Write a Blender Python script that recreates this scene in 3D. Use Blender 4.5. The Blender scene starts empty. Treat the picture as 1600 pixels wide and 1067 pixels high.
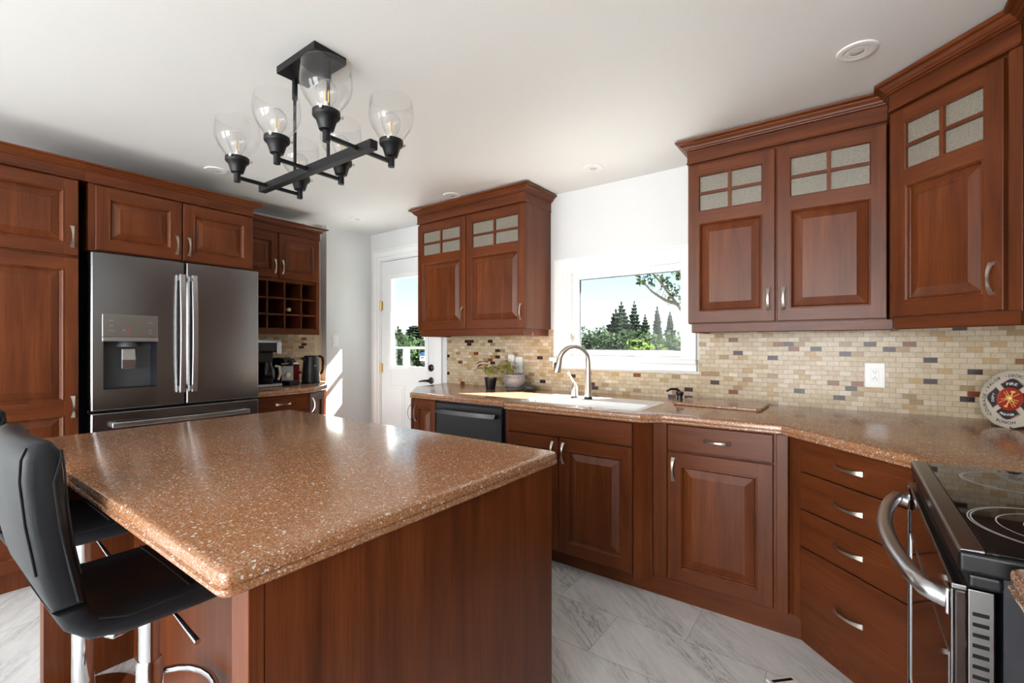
import bpy, bmesh, math, random
from math import sin, cos, pi, radians, sqrt, atan2, hypot
from mathutils import Vector, Matrix

# ------------------------------------------------------------------ camera, world, sun, exposure
scene = bpy.context.scene
COL = scene.collection
CAM_H = 1.2687
cam_d = bpy.data.cameras.new('camera')
cam_d.sensor_width = 36.0
cam_d.lens = 36.0 * 722.3 / 1600.0
cam_d.shift_y = 4.9 / 1600.0
cam_d.clip_start = 0.02
cam_d.clip_end = 500
cam = bpy.data.objects.new('camera', cam_d)
COL.objects.link(cam)
cam.location = (0, 0, CAM_H)
cam.rotation_euler = (pi / 2, 0, 0.6293)
scene.camera = cam

vs = scene.view_settings
vs.view_transform = 'Standard'
vs.look = 'None'
vs.gamma = 1.0
vs.use_curve_mapping = False
vs.exposure = 0.60
scene.cycles.max_bounces = 10
scene.cycles.diffuse_bounces = 5
scene.cycles.glossy_bounces = 4
scene.cycles.transparent_max_bounces = 12
scene.cycles.caustics_reflective = False
scene.cycles.caustics_refractive = False
scene.cycles.sample_clamp_indirect = 8.0

world = bpy.data.worlds.new('sky')
scene.world = world
world.use_nodes = True
wn = world.node_tree.nodes
wl = world.node_tree.links
bg = wn['Background']
tcw = wn.new('ShaderNodeTexCoord')
spw = wn.new('ShaderNodeSeparateXYZ')
rw = wn.new('ShaderNodeValToRGB')
wl.new(tcw.outputs['Generated'], spw.inputs['Vector'])
wl.new(spw.outputs['Z'], rw.inputs['Fac'])
SKY = [(0.0, (0.80, 0.88, 0.92)), (0.06, (0.80, 0.91, 0.97)), (0.14, (0.60, 0.84, 0.97)), (0.35, (0.36, 0.62, 0.92)), (1.0, (0.16, 0.36, 0.75))]
cr = rw.color_ramp
cr.elements[0].position, cr.elements[0].color = SKY[0][0], (*SKY[0][1], 1)
cr.elements[1].position, cr.elements[1].color = SKY[-1][0], (*SKY[-1][1], 1)
for p_, c_ in SKY[1:-1]:
    cr.elements.new(p_).color = (*c_, 1)
wl.new(rw.outputs['Color'], bg.inputs['Color'])
bg.inputs['Strength'].default_value = 0.95

SUN_DIR = Vector((-0.95, -1.0, -1.09)).normalized()
sun_d = bpy.data.lights.new('sun', 'SUN')
sun_d.energy = 54.0
sun_d.angle = radians(0.6)
sun_d.color = (1.0, 0.97, 0.92)
sun = bpy.data.objects.new('sun', sun_d)
COL.objects.link(sun)
sun.rotation_euler = SUN_DIR.to_track_quat('-Z', 'Y').to_euler()

XL, XR, YW, YB, ZC = -4.15, 0.86, 3.056, -4.6, 2.415
XS, YS = -4.06, 2.544        # the thicker stretch of left wall beside the door

def area_lamp(name, loc, rot, w, h, power, color):
    d = bpy.data.lights.new(name, 'AREA')
    d.shape = 'RECTANGLE'
    d.size, d.size_y = w, h
    d.energy = power
    d.color = color
    o = bpy.data.objects.new(name, d)
    COL.objects.link(o)
    o.location, o.rotation_euler = loc, rot
    return o
# added fill lamps behind the camera, standing in for daylight from unseen windows
area_lamp('fill_rear', (-0.38, YB + 0.02, 1.15), (radians(90), 0, 0), 2.2, 2.0, 145, (0.97, 0.99, 1.0))
area_lamp('fill_rear', (-3.0, YB + 0.02, 1.15), (radians(90), 0, 0), 1.6, 2.0, 85, (0.97, 0.99, 1.0))
area_lamp('fill_side', (XR - 0.02, -2.6, 1.10), (radians(90), 0, radians(90)), 2.0, 1.9, 12, (0.97, 0.99, 1.0))
# sampling portals for the sky light entering by the sink window and the door glass
for x, z, w, h in ((-1.26, 1.49, 0.80, 0.58), (-3.49, 1.49, 0.56, 0.94)):
    o = area_lamp('sky_portal', (x, YW + 0.145, z), (radians(-90), 0, 0), w, h, 1, (1, 1, 1))
    o.data.cycles.is_portal = True

# ------------------------------------------------------------------ node helpers and materials
def new_mat(name):
    m = bpy.data.materials.new(name)
    m.use_nodes = True
    nt = m.node_tree
    return m, nt, nt.nodes['Principled BSDF']

def pbr(name, col, rough=0.5, metal=0.0, coat=0.0, spec=0.5, coat_rough=0.1):
    m, nt, b = new_mat(name)
    b.inputs['Base Color'].default_value = (*col, 1)
    b.inputs['Roughness'].default_value = rough
    b.inputs['Metallic'].default_value = metal
    b.inputs['Coat Weight'].default_value = coat
    b.inputs['Coat Roughness'].default_value = coat_rough
    b.inputs['Specular IOR Level'].default_value = spec
    return m

def coords(nt, scale=(1, 1, 1), rot=(0, 0, 0), loc=(0, 0, 0), kind='Object'):
    tc = nt.nodes.new('ShaderNodeTexCoord')
    mp = nt.nodes.new('ShaderNodeMapping')
    mp.inputs['Scale'].default_value = scale
    mp.inputs['Rotation'].default_value = rot
    mp.inputs['Location'].default_value = loc
    nt.links.new(tc.outputs[kind], mp.inputs['Vector'])
    return mp.outputs['Vector']

def ramp(nt, fac, stops, interp='LINEAR'):
    r = nt.nodes.new('ShaderNodeValToRGB')
    cr = r.color_ramp
    cr.interpolation = interp
    cr.elements[0].position, cr.elements[0].color = stops[0][0], (*stops[0][1], 1)
    cr.elements[1].position, cr.elements[1].color = stops[-1][0], (*stops[-1][1], 1)
    for p, c in stops[1:-1]:
        e = cr.elements.new(p)
        e.color = (*c, 1)
    nt.links.new(fac, r.inputs['Fac'])
    return r.outputs['Color']

def noise(nt, vec, scale=1.0, detail=4, rough=0.55, dist=0.0):
    n = nt.nodes.new('ShaderNodeTexNoise')
    n.inputs['Scale'].default_value = scale
    n.inputs['Detail'].default_value = detail
    n.inputs['Roughness'].default_value = rough
    n.inputs['Distortion'].default_value = dist
    nt.links.new(vec, n.inputs['Vector'])
    return n.outputs['Fac']

def mixc(nt, fac, a, b, mode='MIX'):
    x = nt.nodes.new('ShaderNodeMix')
    x.data_type = 'RGBA'
    x.blend_type = mode
    for s, v in ((x.inputs[0], fac), (x.inputs[6], a), (x.inputs[7], b)):
        if isinstance(v, (int, float)):
            s.default_value = v
        elif isinstance(v, tuple):
            s.default_value = (*v, 1)
        else:
            nt.links.new(v, s)
    return x.outputs[2]

def bump(nt, b, height, strength=0.2, dist=0.002):
    n = nt.nodes.new('ShaderNodeBump')
    n.inputs['Strength'].default_value = strength
    n.inputs['Distance'].default_value = dist
    nt.links.new(height, n.inputs['Height'])
    nt.links.new(n.outputs['Normal'], b.inputs['Normal'])

def wood(name, along, c0, c1, c2):
    m, nt, b = new_mat(name)
    s = {'z': (16, 16, 1.1), 'x': (1.1, 16, 16), 'y': (16, 1.1, 16)}[along]
    f = {'z': (160, 160, 5), 'x': (5, 160, 160), 'y': (160, 5, 160)}[along]
    big = noise(nt, coords(nt, s), 1.0, 4, 0.6, 0.6)
    fine = noise(nt, coords(nt, f), 1.0, 3, 0.6)
    col = ramp(nt, big, [(0.25, c0), (0.5, c1), (0.78, c2)])
    grain = ramp(nt, fine, [(0.3, (0.72, 0.7, 0.68)), (0.6, (1, 1, 1))])
    blotch = ramp(nt, noise(nt, coords(nt, (2.2, 2.2, 2.2)), 1.0, 2), [(0.3, (0.82, 0.8, 0.78)), (0.7, (1.1, 1.08, 1.05))])
    nt.links.new(mixc(nt, 1.0, mixc(nt, 1.0, col, grain, 'MULTIPLY'), blotch, 'MULTIPLY'), b.inputs['Base Color'])
    b.inputs['Roughness'].default_value = 0.36
    b.inputs['Specular IOR Level'].default_value = 0.30
    return m

CH = ((0.080, 0.0185, 0.0045), (0.132, 0.0325, 0.0080), (0.182, 0.051, 0.0135))
M = {}
M['wood_v'] = wood('cherry_wood_upright', 'z', *CH)
M['wood_h'] = wood('cherry_wood_level', 'x', *CH)
M['wood_y'] = wood('cherry_wood_crosswise', 'y', *CH)
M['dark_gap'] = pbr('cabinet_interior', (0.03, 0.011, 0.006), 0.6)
M['nickel'] = pbr('satin_nickel', (0.62, 0.58, 0.52), 0.3, 1.0)
M['chrome'] = pbr('chrome', (0.58, 0.58, 0.6), 0.07, 1.0)
M['steel'] = pbr('brushed_steel', (0.55, 0.55, 0.56), 0.28, 1.0)
M['black_steel'] = pbr('dark_stainless', (0.235, 0.232, 0.235), 0.25, 1.0)
M['mid_steel'] = pbr('panel_steel', (0.36, 0.36, 0.345), 0.3, 1.0)
M['dark_side'] = pbr('appliance_side', (0.012, 0.012, 0.018), 0.35)
M['black_plastic'] = pbr('black_plastic', (0.008, 0.008, 0.0095), 0.3, 0, 0, 0.35)
M['satin_black'] = pbr('black_metal', (0.006, 0.006, 0.007), 0.42, 0, 0, 0.3)
M['black_glass'] = pbr('black_glass', (0.006, 0.006, 0.007), 0.03, 0, 0.0, 0.42)
M['oven_glass'] = pbr('oven_glass', (0.02, 0.011, 0.009), 0.05, 0, 0.0, 0.8)
M['dw_black'] = pbr('dishwasher_black', (0.017, 0.018, 0.021), 0.3)
M['white_trim'] = pbr('white_trim', (0.86, 0.86, 0.85), 0.35)
M['white_plastic'] = pbr('white_plastic', (0.85, 0.84, 0.82), 0.3)
M['sink_white'] = pbr('white_sink', (0.88, 0.87, 0.85), 0.22)
M['brass'] = pbr('brass', (0.66, 0.45, 0.16), 0.28, 1.0)
M['bronze'] = pbr('dark_bronze', (0.05, 0.04, 0.035), 0.35, 0.7)
M['ring_white'] = pbr('burner_marking', (0.45, 0.45, 0.45), 0.4)
M['grey_light'] = pbr('lamp_grey', (0.6, 0.59, 0.57), 0.5)
M['cream'] = pbr('plate_cream', (0.55, 0.50, 0.42), 0.35)
M['plate_dark'] = pbr('plate_dark', (0.028, 0.026, 0.03), 0.3)
M['plate_red'] = pbr('plate_red', (0.36, 0.025, 0.015), 0.3)
M['gold'] = pbr('gold_paint', (0.85, 0.55, 0.18), 0.3, 0.25)
M['pink_edge'] = pbr('plate_pink', (0.48, 0.30, 0.27), 0.4)
M['ink'] = pbr('black_ink', (0.008, 0.0075, 0.0075), 0.7, 0, 0, 0.15)
M['white_ink'] = pbr('white_ink', (0.85, 0.85, 0.84), 0.5)
M['blue_ink'] = pbr('blue_ink', (0.05, 0.22, 0.55), 0.5)
M['red_box'] = pbr('red_card', (0.30, 0.018, 0.014), 0.5)
M['cream_mug'] = pbr('cream_ceramic', (0.75, 0.66, 0.48), 0.3)
M['light_blue_steel'] = pbr('coffee_maker_steel', (0.45, 0.50, 0.56), 0.25, 1.0)
M['plastic_grey'] = pbr('charcoal_plastic', (0.05, 0.053, 0.058), 0.5)
M['stone_pale'] = pbr('pale_filler', (0.75, 0.67, 0.50), 0.5)
M['soil'] = pbr('potting_soil', (0.03, 0.02, 0.012), 0.9)
M['leaf_green'] = pbr('houseplant_green', (0.22, 0.26, 0.06), 0.45)
M['leaf_lime'] = pbr('houseplant_lime', (0.42, 0.42, 0.12), 0.45)
M['leaf_red'] = pbr('houseplant_red', (0.26, 0.045, 0.035), 0.45)
M['leaf_brown'] = pbr('houseplant_brown', (0.33, 0.22, 0.09), 0.5)
M['bark'] = pbr('bark', (0.10, 0.075, 0.06), 0.9)
M['grout_wall'] = pbr('exterior_siding', (0.5, 0.5, 0.5), 0.8)
M['grass'] = pbr('grass', (0.05, 0.075, 0.025), 0.9)
M['deck'] = pbr('bounce_deck_boards', (0.48, 0.475, 0.46), 0.8)  # pale so that the added deck throws sunlight indoors
M['white_rail'] = pbr('outdoor_white', (0.4, 0.41, 0.42), 0.6)
M['filament'] = pbr('bulb_filament', (0.9, 0.66, 0.3), 0.3)

def painted(name, c, rough=0.55):
    m, nt, b = new_mat(name)
    n = noise(nt, coords(nt, (1, 1, 1)), 60, 3)
    nt.links.new(ramp(nt, n, [(0.3, tuple(x * 0.985 for x in c)), (0.7, c)]), b.inputs['Base Color'])
    b.inputs['Roughness'].default_value = rough
    bump(nt, b, n, 0.05, 0.001)
    return m
M['wall'] = painted('wall_paint', (0.74, 0.75, 0.75), 0.4)
M['ceiling'] = painted('ceiling_paint', (0.83, 0.83, 0.81), 0.6)
M['door_paint'] = painted('door_paint', (0.80, 0.82, 0.83), 0.35)

def leaf_mat(name, c0, c1):
    m, nt, b = new_mat(name)
    n = noise(nt, coords(nt, (1, 1, 1)), 1.3, 3)
    nt.links.new(ramp(nt, n, [(0.35, c0), (0.68, c1)]), b.inputs['Base Color'])
    b.inputs['Roughness'].default_value = 0.7
    b.inputs['Specular IOR Level'].default_value = 0.08
    tl = nt.nodes.new('ShaderNodeBsdfTranslucent')
    mx = nt.nodes.new('ShaderNodeMixShader')
    mx.inputs[0].default_value = 0.35
    nt.links.new(b.inputs['Base Color'].links[0].from_socket, tl.inputs['Color'])
    nt.links.new(b.outputs[0], mx.inputs[1])
    nt.links.new(tl.outputs[0], mx.inputs[2])
    nt.links.new(mx.outputs[0], nt.nodes['Material Output'].inputs['Surface'])
    return m
M['foliage'] = leaf_mat('shrub_foliage', (0.014, 0.027, 0.010), (0.036, 0.060, 0.022))
M['foliage_bright'] = leaf_mat('bright_foliage', (0.055, 0.09, 0.018), (0.095, 0.135, 0.03))
M['needle'] = leaf_mat('conifer_needles', (0.014, 0.024, 0.014), (0.03, 0.045, 0.024))

def granite():
    m, nt, b = new_mat('speckled_quartz')
    v = coords(nt)
    def cells(scale):
        x = nt.nodes.new('ShaderNodeTexVoronoi')
        x.inputs['Scale'].default_value = scale
        nt.links.new(v, x.inputs['Vector'])
        s = nt.nodes.new('ShaderNodeSeparateColor')
        nt.links.new(x.outputs['Color'], s.inputs['Color'])
        return s.outputs[0], s.outputs[1], x.outputs['Distance']
    a, a2, d = cells(430)
    col = ramp(nt, a, [(0.0, (0.16, 0.070, 0.034)), (0.08, (0.29, 0.127, 0.056)), (0.45, (0.355, 0.163, 0.077)),
                       (0.80, (0.42, 0.215, 0.118)), (0.94, (0.58, 0.43, 0.33))], 'CONSTANT')
    c, c2, d2 = cells(230)
    flake = ramp(nt, c, [(0.0, (0, 0, 0)), (0.955, (1, 1, 1))], 'CONSTANT')
    tone = ramp(nt, c2, [(0.0, (0.62, 0.56, 0.50)), (0.5, (0.50, 0.38, 0.29)), (0.8, (0.33, 0.30, 0.27))], 'CONSTANT')
    col = mixc(nt, flake, col, tone)
    nt.links.new(col, b.inputs['Base Color'])
    b.inputs['Roughness'].default_value = 0.16
    b.inputs['Specular IOR Level'].default_value = 0.55
    return m
M['granite'] = granite()

def tiles():
    m, nt, b = new_mat('mosaic_tile')
    br = nt.nodes.new('ShaderNodeTexBrick')
    br.offset = 0.5
    br.inputs['Color1'].default_value = (0, 0, 0, 1)
    br.inputs['Color2'].default_value = (1, 1, 1, 1)
    br.inputs['Mortar'].default_value = (0, 0, 0, 1)
    br.inputs['Scale'].default_value = 1.0
    br.inputs['Mortar Size'].default_value = 0.0009
    br.inputs['Mortar Smooth'].default_value = 0.1
    br.inputs['Bias'].default_value = 0.0
    br.inputs['Brick Width'].default_value = 0.0523
    br.inputs['Row Height'].default_value = 0.0262
    tc = nt.nodes.new('ShaderNodeTexCoord')
    sp = nt.nodes.new('ShaderNodeSeparateXYZ')
    cb = nt.nodes.new('ShaderNodeCombineXYZ')
    nt.links.new(tc.outputs['Object'], sp.inputs['Vector'])
    ad = nt.nodes.new('ShaderNodeMath')
    nt.links.new(sp.outputs['X'], ad.inputs[0])
    nt.links.new(sp.outputs['Y'], ad.inputs[1])
    nt.links.new(ad.outputs[0], cb.inputs['X'])
    nt.links.new(sp.outputs['Z'], cb.inputs['Y'])
    nt.links.new(cb.outputs['Vector'], br.inputs['Vector'])
    S = nt.nodes.new('ShaderNodeSeparateColor')
    nt.links.new(br.outputs['Color'], S.inputs['Color'])
    col = ramp(nt, S.outputs[0], [(0.0, (0.52, 0.41, 0.275)), (0.20, (0.57, 0.465, 0.325)), (0.36, (0.49, 0.38, 0.25)), (0.48, (0.60, 0.50, 0.37)),
                                  (0.62, (0.54, 0.44, 0.305)), (0.80, (0.46, 0.31, 0.145)), (0.855, (0.33, 0.22, 0.11)),
                                  (0.895, (0.20, 0.055, 0.018)), (0.92, (0.036, 0.016, 0.018)), (0.955, (0.66, 0.58, 0.46))], 'CONSTANT')
    cloud = ramp(nt, noise(nt, coords(nt), 45, 5, 0.65), [(0.3, (0.86, 0.83, 0.79)), (0.7, (1.06, 1.06, 1.05))])
    col = mixc(nt, 1.0, col, cloud, 'MULTIPLY')
    col = mixc(nt, br.outputs['Fac'], col, (0.24, 0.195, 0.145))
    nt.links.new(col, b.inputs['Base Color'])
    b.inputs['Roughness'].default_value = 0.24
    b.inputs['Specular IOR Level'].default_value = 0.25
    inv = nt.nodes.new('ShaderNodeMath')
    inv.operation = 'SUBTRACT'
    inv.inputs[0].default_value = 1.0
    nt.links.new(br.outputs['Fac'], inv.inputs[1])
    bump(nt, b, inv.outputs[0], 0.5, 0.001)
    return m
M['tile'] = tiles()

def marble_floor():
    m, nt, b = new_mat('marble_floor')
    br = nt.nodes.new('ShaderNodeTexBrick')
    br.offset = 0.5
    br.inputs['Color1'].default_value = (0, 0, 0, 1)
    br.inputs['Color2'].default_value = (1, 1, 1, 1)
    br.inputs['Mortar'].default_value = (0.5, 0.5, 0.5, 1)
    br.inputs['Scale'].default_value = 1.0
    br.inputs['Mortar Size'].default_value = 0.0011
    br.inputs['Mortar Smooth'].default_value = 0.0
    br.inputs['Brick Width'].default_value = 0.615
    br.inputs['Row Height'].default_value = 0.305
    nt.links.new(coords(nt, loc=(0.257 + 6.15, -2.035 + 6.1, 0)), br.inputs['Vector'])
    S = nt.nodes.new('ShaderNodeSeparateColor')
    nt.links.new(br.outputs['Color'], S.inputs['Color'])
    # shift the veining from tile to tile
    tc = nt.nodes.new('ShaderNodeTexCoord')
    of = nt.nodes.new('ShaderNodeCombineXYZ')
    mu = nt.nodes.new('ShaderNodeMath')
    mu.operation = 'MULTIPLY'
    mu.inputs[1].default_value = 37.0
    nt.links.new(S.outputs[0], mu.inputs[0])
    nt.links.new(mu.outputs[0], of.inputs['Z'])
    va = nt.nodes.new('ShaderNodeVectorMath')
    nt.links.new(tc.outputs['Object'], va.inputs[0])
    nt.links.new(of.outputs['Vector'], va.inputs[1])
    mp = nt.nodes.new('ShaderNodeMapping')
    mp.vector_type = 'TEXTURE'
    mp.inputs['Rotation'].default_value = (0, 0, radians(-38))
    mp.inputs['Scale'].default_value = (1.0, 0.16, 1.0)
    nt.links.new(va.outputs[0], mp.inputs['Vector'])
    n1 = noise(nt, mp.outputs['Vector'], 2.6, 7, 0.62, 1.3)
    n2 = noise(nt, mp.outputs['Vector'], 1.1, 4, 0.5, 0.4)
    n3 = noise(nt, mp.outputs['Vector'], 9.0, 5, 0.6, 0.8)
    vein = ramp(nt, n1, [(0.455, (0, 0, 0)), (0.5, (1, 1, 1)), (0.53, (0, 0, 0))])
    mask = ramp(nt, n2, [(0.44, (0, 0, 0)), (0.62, (1, 1, 1))])
    streak = ramp(nt, n3, [(0.35, (0.72, 0.72, 0.72)), (0.65, (0.83, 0.83, 0.825))])
    vm = mixc(nt, 1.0, vein, mask, 'MULTIPLY')
    col = mixc(nt, vm, streak, (0.36, 0.355, 0.35))
    cl = ramp(nt, n2, [(0.4, (1, 1, 1)), (0.75, (0.84, 0.84, 0.845))])
    col = mixc(nt, 1.0, col, cl, 'MULTIPLY')
    col = mixc(nt, br.outputs['Fac'], col, (0.36, 0.36, 0.36))
    nt.links.new(col, b.inputs['Base Color'])
    b.inputs['Roughness'].default_value = 0.3
    return m
M['floor'] = marble_floor()

def leather():
    m, nt, b = new_mat('black_leather')
    b.inputs['Base Color'].default_value = (0.009, 0.0115, 0.015, 1)
    b.inputs['Roughness'].default_value = 0.42
    b.inputs['Specular IOR Level'].default_value = 0.38
    v = nt.nodes.new('ShaderNodeTexVoronoi')
    v.inputs['Scale'].default_value = 420
    nt.links.new(coords(nt), v.inputs['Vector'])
    bump(nt, b, v.outputs['Distance'], 0.12, 0.0006)
    return m
M['leather'] = leather()
M['stitch'] = pbr('leather_seam', (0.006, 0.007, 0.009), 0.5)

def pane_mat(name, tint, refl=0.08):
    m = bpy.data.materials.new(name)
    m.use_nodes = True
    nt = m.node_tree
    nt.nodes.clear()
    out = nt.nodes.new('ShaderNodeOutputMaterial')
    mx = nt.nodes.new('ShaderNodeMixShader')
    tr = nt.nodes.new('ShaderNodeBsdfTransparent')
    gl = nt.nodes.new('ShaderNodeBsdfGlossy')
    lw = nt.nodes.new('ShaderNodeLayerWeight')
    lw.inputs['Blend'].default_value = 0.5
    pw = nt.nodes.new('ShaderNodeMath')
    pw.operation = 'POWER'
    pw.inputs[1].default_value = 3.5
    nt.links.new(lw.outputs['Facing'], pw.inputs[0])
    fr = nt.nodes.new('ShaderNodeMath')
    fr.operation = 'MULTIPLY_ADD'
    fr.inputs[1].default_value = 0.75
    fr.inputs[2].default_value = refl * 0.6
    nt.links.new(pw.outputs[0], fr.inputs[0])
    tr.inputs['Color'].default_value = (*tint, 1)
    gl.inputs['Roughness'].default_value = 0.01
    nt.links.new(fr.outputs[0], mx.inputs[0])
    nt.links.new(tr.outputs[0], mx.inputs[1])
    nt.links.new(gl.outputs[0], mx.inputs[2])
    nt.links.new(mx.outputs[0], out.inputs['Surface'])
    return m
M['pane'] = pane_mat('window_glass', (0.97, 0.985, 0.98), 0.012)
M['shade_glass'] = pane_mat('clear_shade_glass', (0.97, 0.97, 0.97))

def frosted():
    m, nt, b = new_mat('seeded_glass')
    n = noise(nt, coords(nt), 130, 4, 0.6, 1.0)
    nt.links.new(ramp(nt, n, [(0.3, (0.17, 0.15, 0.115)), (0.7, (0.26, 0.235, 0.19))]), b.inputs['Base Color'])
    b.inputs['Roughness'].default_value = 0.2
    bump(nt, b, n, 0.5, 0.002)
    return m
M['frosted'] = frosted()

def pot_mat():
    m, nt, b = new_mat('patterned_grey_glaze')
    w = nt.nodes.new('ShaderNodeTexWave')
    w.wave_type = 'RINGS'
    w.inputs['Scale'].default_value = 34
    w.inputs['Distortion'].default_value = 5
    w.inputs['Detail'].default_value = 1
    nt.links.new(coords(nt), w.inputs['Vector'])
    nt.links.new(ramp(nt, w.outputs['Fac'], [(0.3, (0.15, 0.155, 0.165)), (0.8, (0.33, 0.34, 0.35))]), b.inputs['Base Color'])
    b.inputs['Roughness'].default_value = 0.4
    return m
M['pot_grey'] = pot_mat()

# ------------------------------------------------------------------ mesh builder
class MB:
    def __init__(s):
        s.v, s.f, s.m = [], [], []
    def add(s, verts, faces, mi=0):
        o = len(s.v)
        s.v += [tuple(p) for p in verts]
        for f in faces:
            s.f.append([o + i for i in f])
            s.m.append(mi)
        return s
    def box(s, x0, y0, z0, x1, y1, z1, mi=0):
        if x0 > x1: x0, x1 = x1, x0
        if y0 > y1: y0, y1 = y1, y0
        if z0 > z1: z0, z1 = z1, z0
        v = [(x, y, z) for z in (z0, z1) for y in (y0, y1) for x in (x0, x1)]
        return s.add(v, [(0, 2, 3, 1), (4, 5, 7, 6), (0, 1, 5, 4), (2, 6, 7, 3), (0, 4, 6, 2), (1, 3, 7, 5)], mi)
    def prism(s, poly, z0, z1, mi=0):
        n = len(poly)
        v = [(x, y, z0) for x, y in poly] + [(x, y, z1) for x, y in poly]
        f = [tuple(reversed(range(n))), tuple(range(n, 2 * n))]
        f += [(i, (i + 1) % n, n + (i + 1) % n, n + i) for i in range(n)]
        return s.add(v, f, mi)
    def loft(s, loops, mi=0, cap0=True, cap1=True, closed=True):
        n = len(loops[0])
        v = [p for L in loops for p in L]
        f = []
        for k in range(len(loops) - 1):
            for i in range(n if closed else n - 1):
                j = (i + 1) % n
                f.append((k * n + i, k * n + j, (k + 1) * n + j, (k + 1) * n + i))
        if cap0: f.append(tuple(reversed(range(n))))
        if cap1: f.append(tuple(range((len(loops) - 1) * n, len(loops) * n)))
        return s.add(v, f, mi)
    def lathe(s, prof, n=32, c=(0, 0, 0), mi=0, caps=True, mat=None):
        loops = []
        for r, z in prof:
            L = [Vector((r * cos(2 * pi * i / n), r * sin(2 * pi * i / n), z)) for i in range(n)]
            if mat: L = [mat @ p for p in L]
            loops.append([(p[0] + c[0], p[1] + c[1], p[2] + c[2]) for p in L])
        return s.loft(loops, mi, caps, caps)
    def tube(s, pts, r, n=10, mi=0, caps=True):
        pts = [Vector(p) for p in pts]
        rs = r if isinstance(r, (list, tuple)) else [r] * len(pts)
        loops, up = [], None
        for i, p in enumerate(pts):
            t = (pts[min(i + 1, len(pts) - 1)] - pts[max(i - 1, 0)]).normalized()
            if up is None:
                up = Vector((0, 0, 1)) if abs(t.z) < 0.9 else Vector((1, 0, 0))
            a = t.cross(up).normalized()
            up = a.cross(t).normalized()
            loops.append([tuple(p + (a * cos(2 * pi * k / n) + up * sin(2 * pi * k / n)) * rs[i]) for k in range(n)])
        return s.loft(loops, mi, caps, caps)
    def build(s, name, mats, parent=None, smooth=None, bevel=0, seg=2, loc=None, subsurf=0):
        me = bpy.data.meshes.new(name)
        me.from_pydata(s.v, [], s.f)
        for m in (mats if isinstance(mats, (list, tuple)) else [mats]):
            me.materials.append(M[m] if isinstance(m, str) else m)
        me.polygons.foreach_set('material_index', s.m)
        bm = bmesh.new()
        bm.from_mesh(me)
        bmesh.ops.recalc_face_normals(bm, faces=bm.faces)
        bm.to_mesh(me)
        bm.free()
        if smooth is not None:
            me.shade_smooth()
            me.set_sharp_from_angle(angle=radians(smooth))
        o = bpy.data.objects.new(name, me)
        COL.objects.link(o)
        if parent: o.parent = parent
        if loc: o.location = loc
        if bevel:
            b = o.modifiers.new('bevel', 'BEVEL')
            b.width, b.segments, b.limit_method, b.angle_limit = bevel, seg, 'ANGLE', radians(35)
            b.harden_normals = False
        if subsurf:
            b = o.modifiers.new('subdivision', 'SUBSURF')
            b.levels = b.render_levels = subsurf
        return o

def tag(o, label, cat, group=None):
    o['label'], o['category'] = label, cat
    if group: o['group'] = group
    return o

def thing(name, label, cat, loc=(0, 0, 0), rot=0.0, group=None):
    o = bpy.data.objects.new(name, None)
    o.empty_display_size = 0.1
    COL.objects.link(o)
    o.location = loc
    o.rotation_euler = (0, 0, rot)
    return tag(o, label, cat, group)

def struct(o, label=None):
    o['kind'] = 'structure'
    if label: o['label'] = label
    return o

def struct_empty(name, loc=(0, 0, 0), label=None):
    o = bpy.data.objects.new(name, None)
    COL.objects.link(o)
    o.location = loc
    return struct(o, label)

def dup(root, loc, rot=None, label=None):
    r = root.copy()
    COL.objects.link(r)
    r.location = loc
    if rot is not None: r.rotation_euler = (0, 0, rot)
    if label: r['label'] = label
    for ch in list(root.children):
        c = ch.copy()
        COL.objects.link(c)
        c.parent = r
        for g in ch.children:
            d = g.copy()
            COL.objects.link(d)
            d.parent = c
    return r

def offset_path(pts, d, closed=False):
    """mitred offset of a 2-D path to its right-hand side; d is one distance or one per segment"""
    n = len(pts)
    segs = n if closed else n - 1
    ds = d if isinstance(d, (list, tuple)) else [d] * segs
    L = []
    for i in range(segs):
        a, b = Vector(pts[i]), Vector(pts[(i + 1) % n])
        t = (b - a).normalized()
        nn = Vector((t.y, -t.x))
        L.append((a + nn * ds[i], t, nn))
    out = []
    for i in range(n):
        if not closed and i == 0:
            out.append(L[0][0]); continue
        if not closed and i == n - 1:
            a, b = Vector(pts[-2]), Vector(pts[-1])
            out.append(b + L[-1][2] * ds[-1]); continue
        p, t, _ = L[(i - 1) % segs]
        q, u, _ = L[i % segs]
        cr = t.x * u.y - t.y * u.x
        if abs(cr) < 1e-6:
            out.append(q)
        else:
            w = q - p
            out.append(p + t * ((w.x * u.y - w.y * u.x) / cr))
    return [(p.x, p.y) for p in out]

def sweep(mb, path, prof, mi=0):
    """sweep a closed (out, z) profile along a 2-D path, mitred, ends capped; out is to the right of travel"""
    cols = [offset_path(path, o) for o, z in prof]
    loops = [[(cols[k][i][0], cols[k][i][1], prof[k][1]) for k in range(len(prof))] for i in range(len(path))]
    return mb.loft(loops, mi)

def slab(mb, outline, flags, prof, mi=0):
    """counter slab: outline counter-clockwise, flags per edge (1 = moulded edge, 0 = plain), prof = [(inset, z)...] from top to bottom"""
    loops = []
    for inset, z in prof:
        P = offset_path(outline, [-inset * f for f in flags], True)
        loops.append([(x, y, z) for x, y in P])
    return mb.loft(loops, mi)

CTR = 0.922
EDGE = [(0.016, CTR), (0.009, CTR - 0.0015), (0.004, CTR - 0.005), (0.0015, CTR - 0.011), (0.0022, CTR - 0.024), (0.005, CTR - 0.0265), (0.005, CTR - 0.0275),
        (0.0, CTR - 0.030), (-0.001, CTR - 0.034), (0.0, CTR - 0.038), (0.004, CTR - 0.042), (0.014, CTR - 0.0425)]

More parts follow.
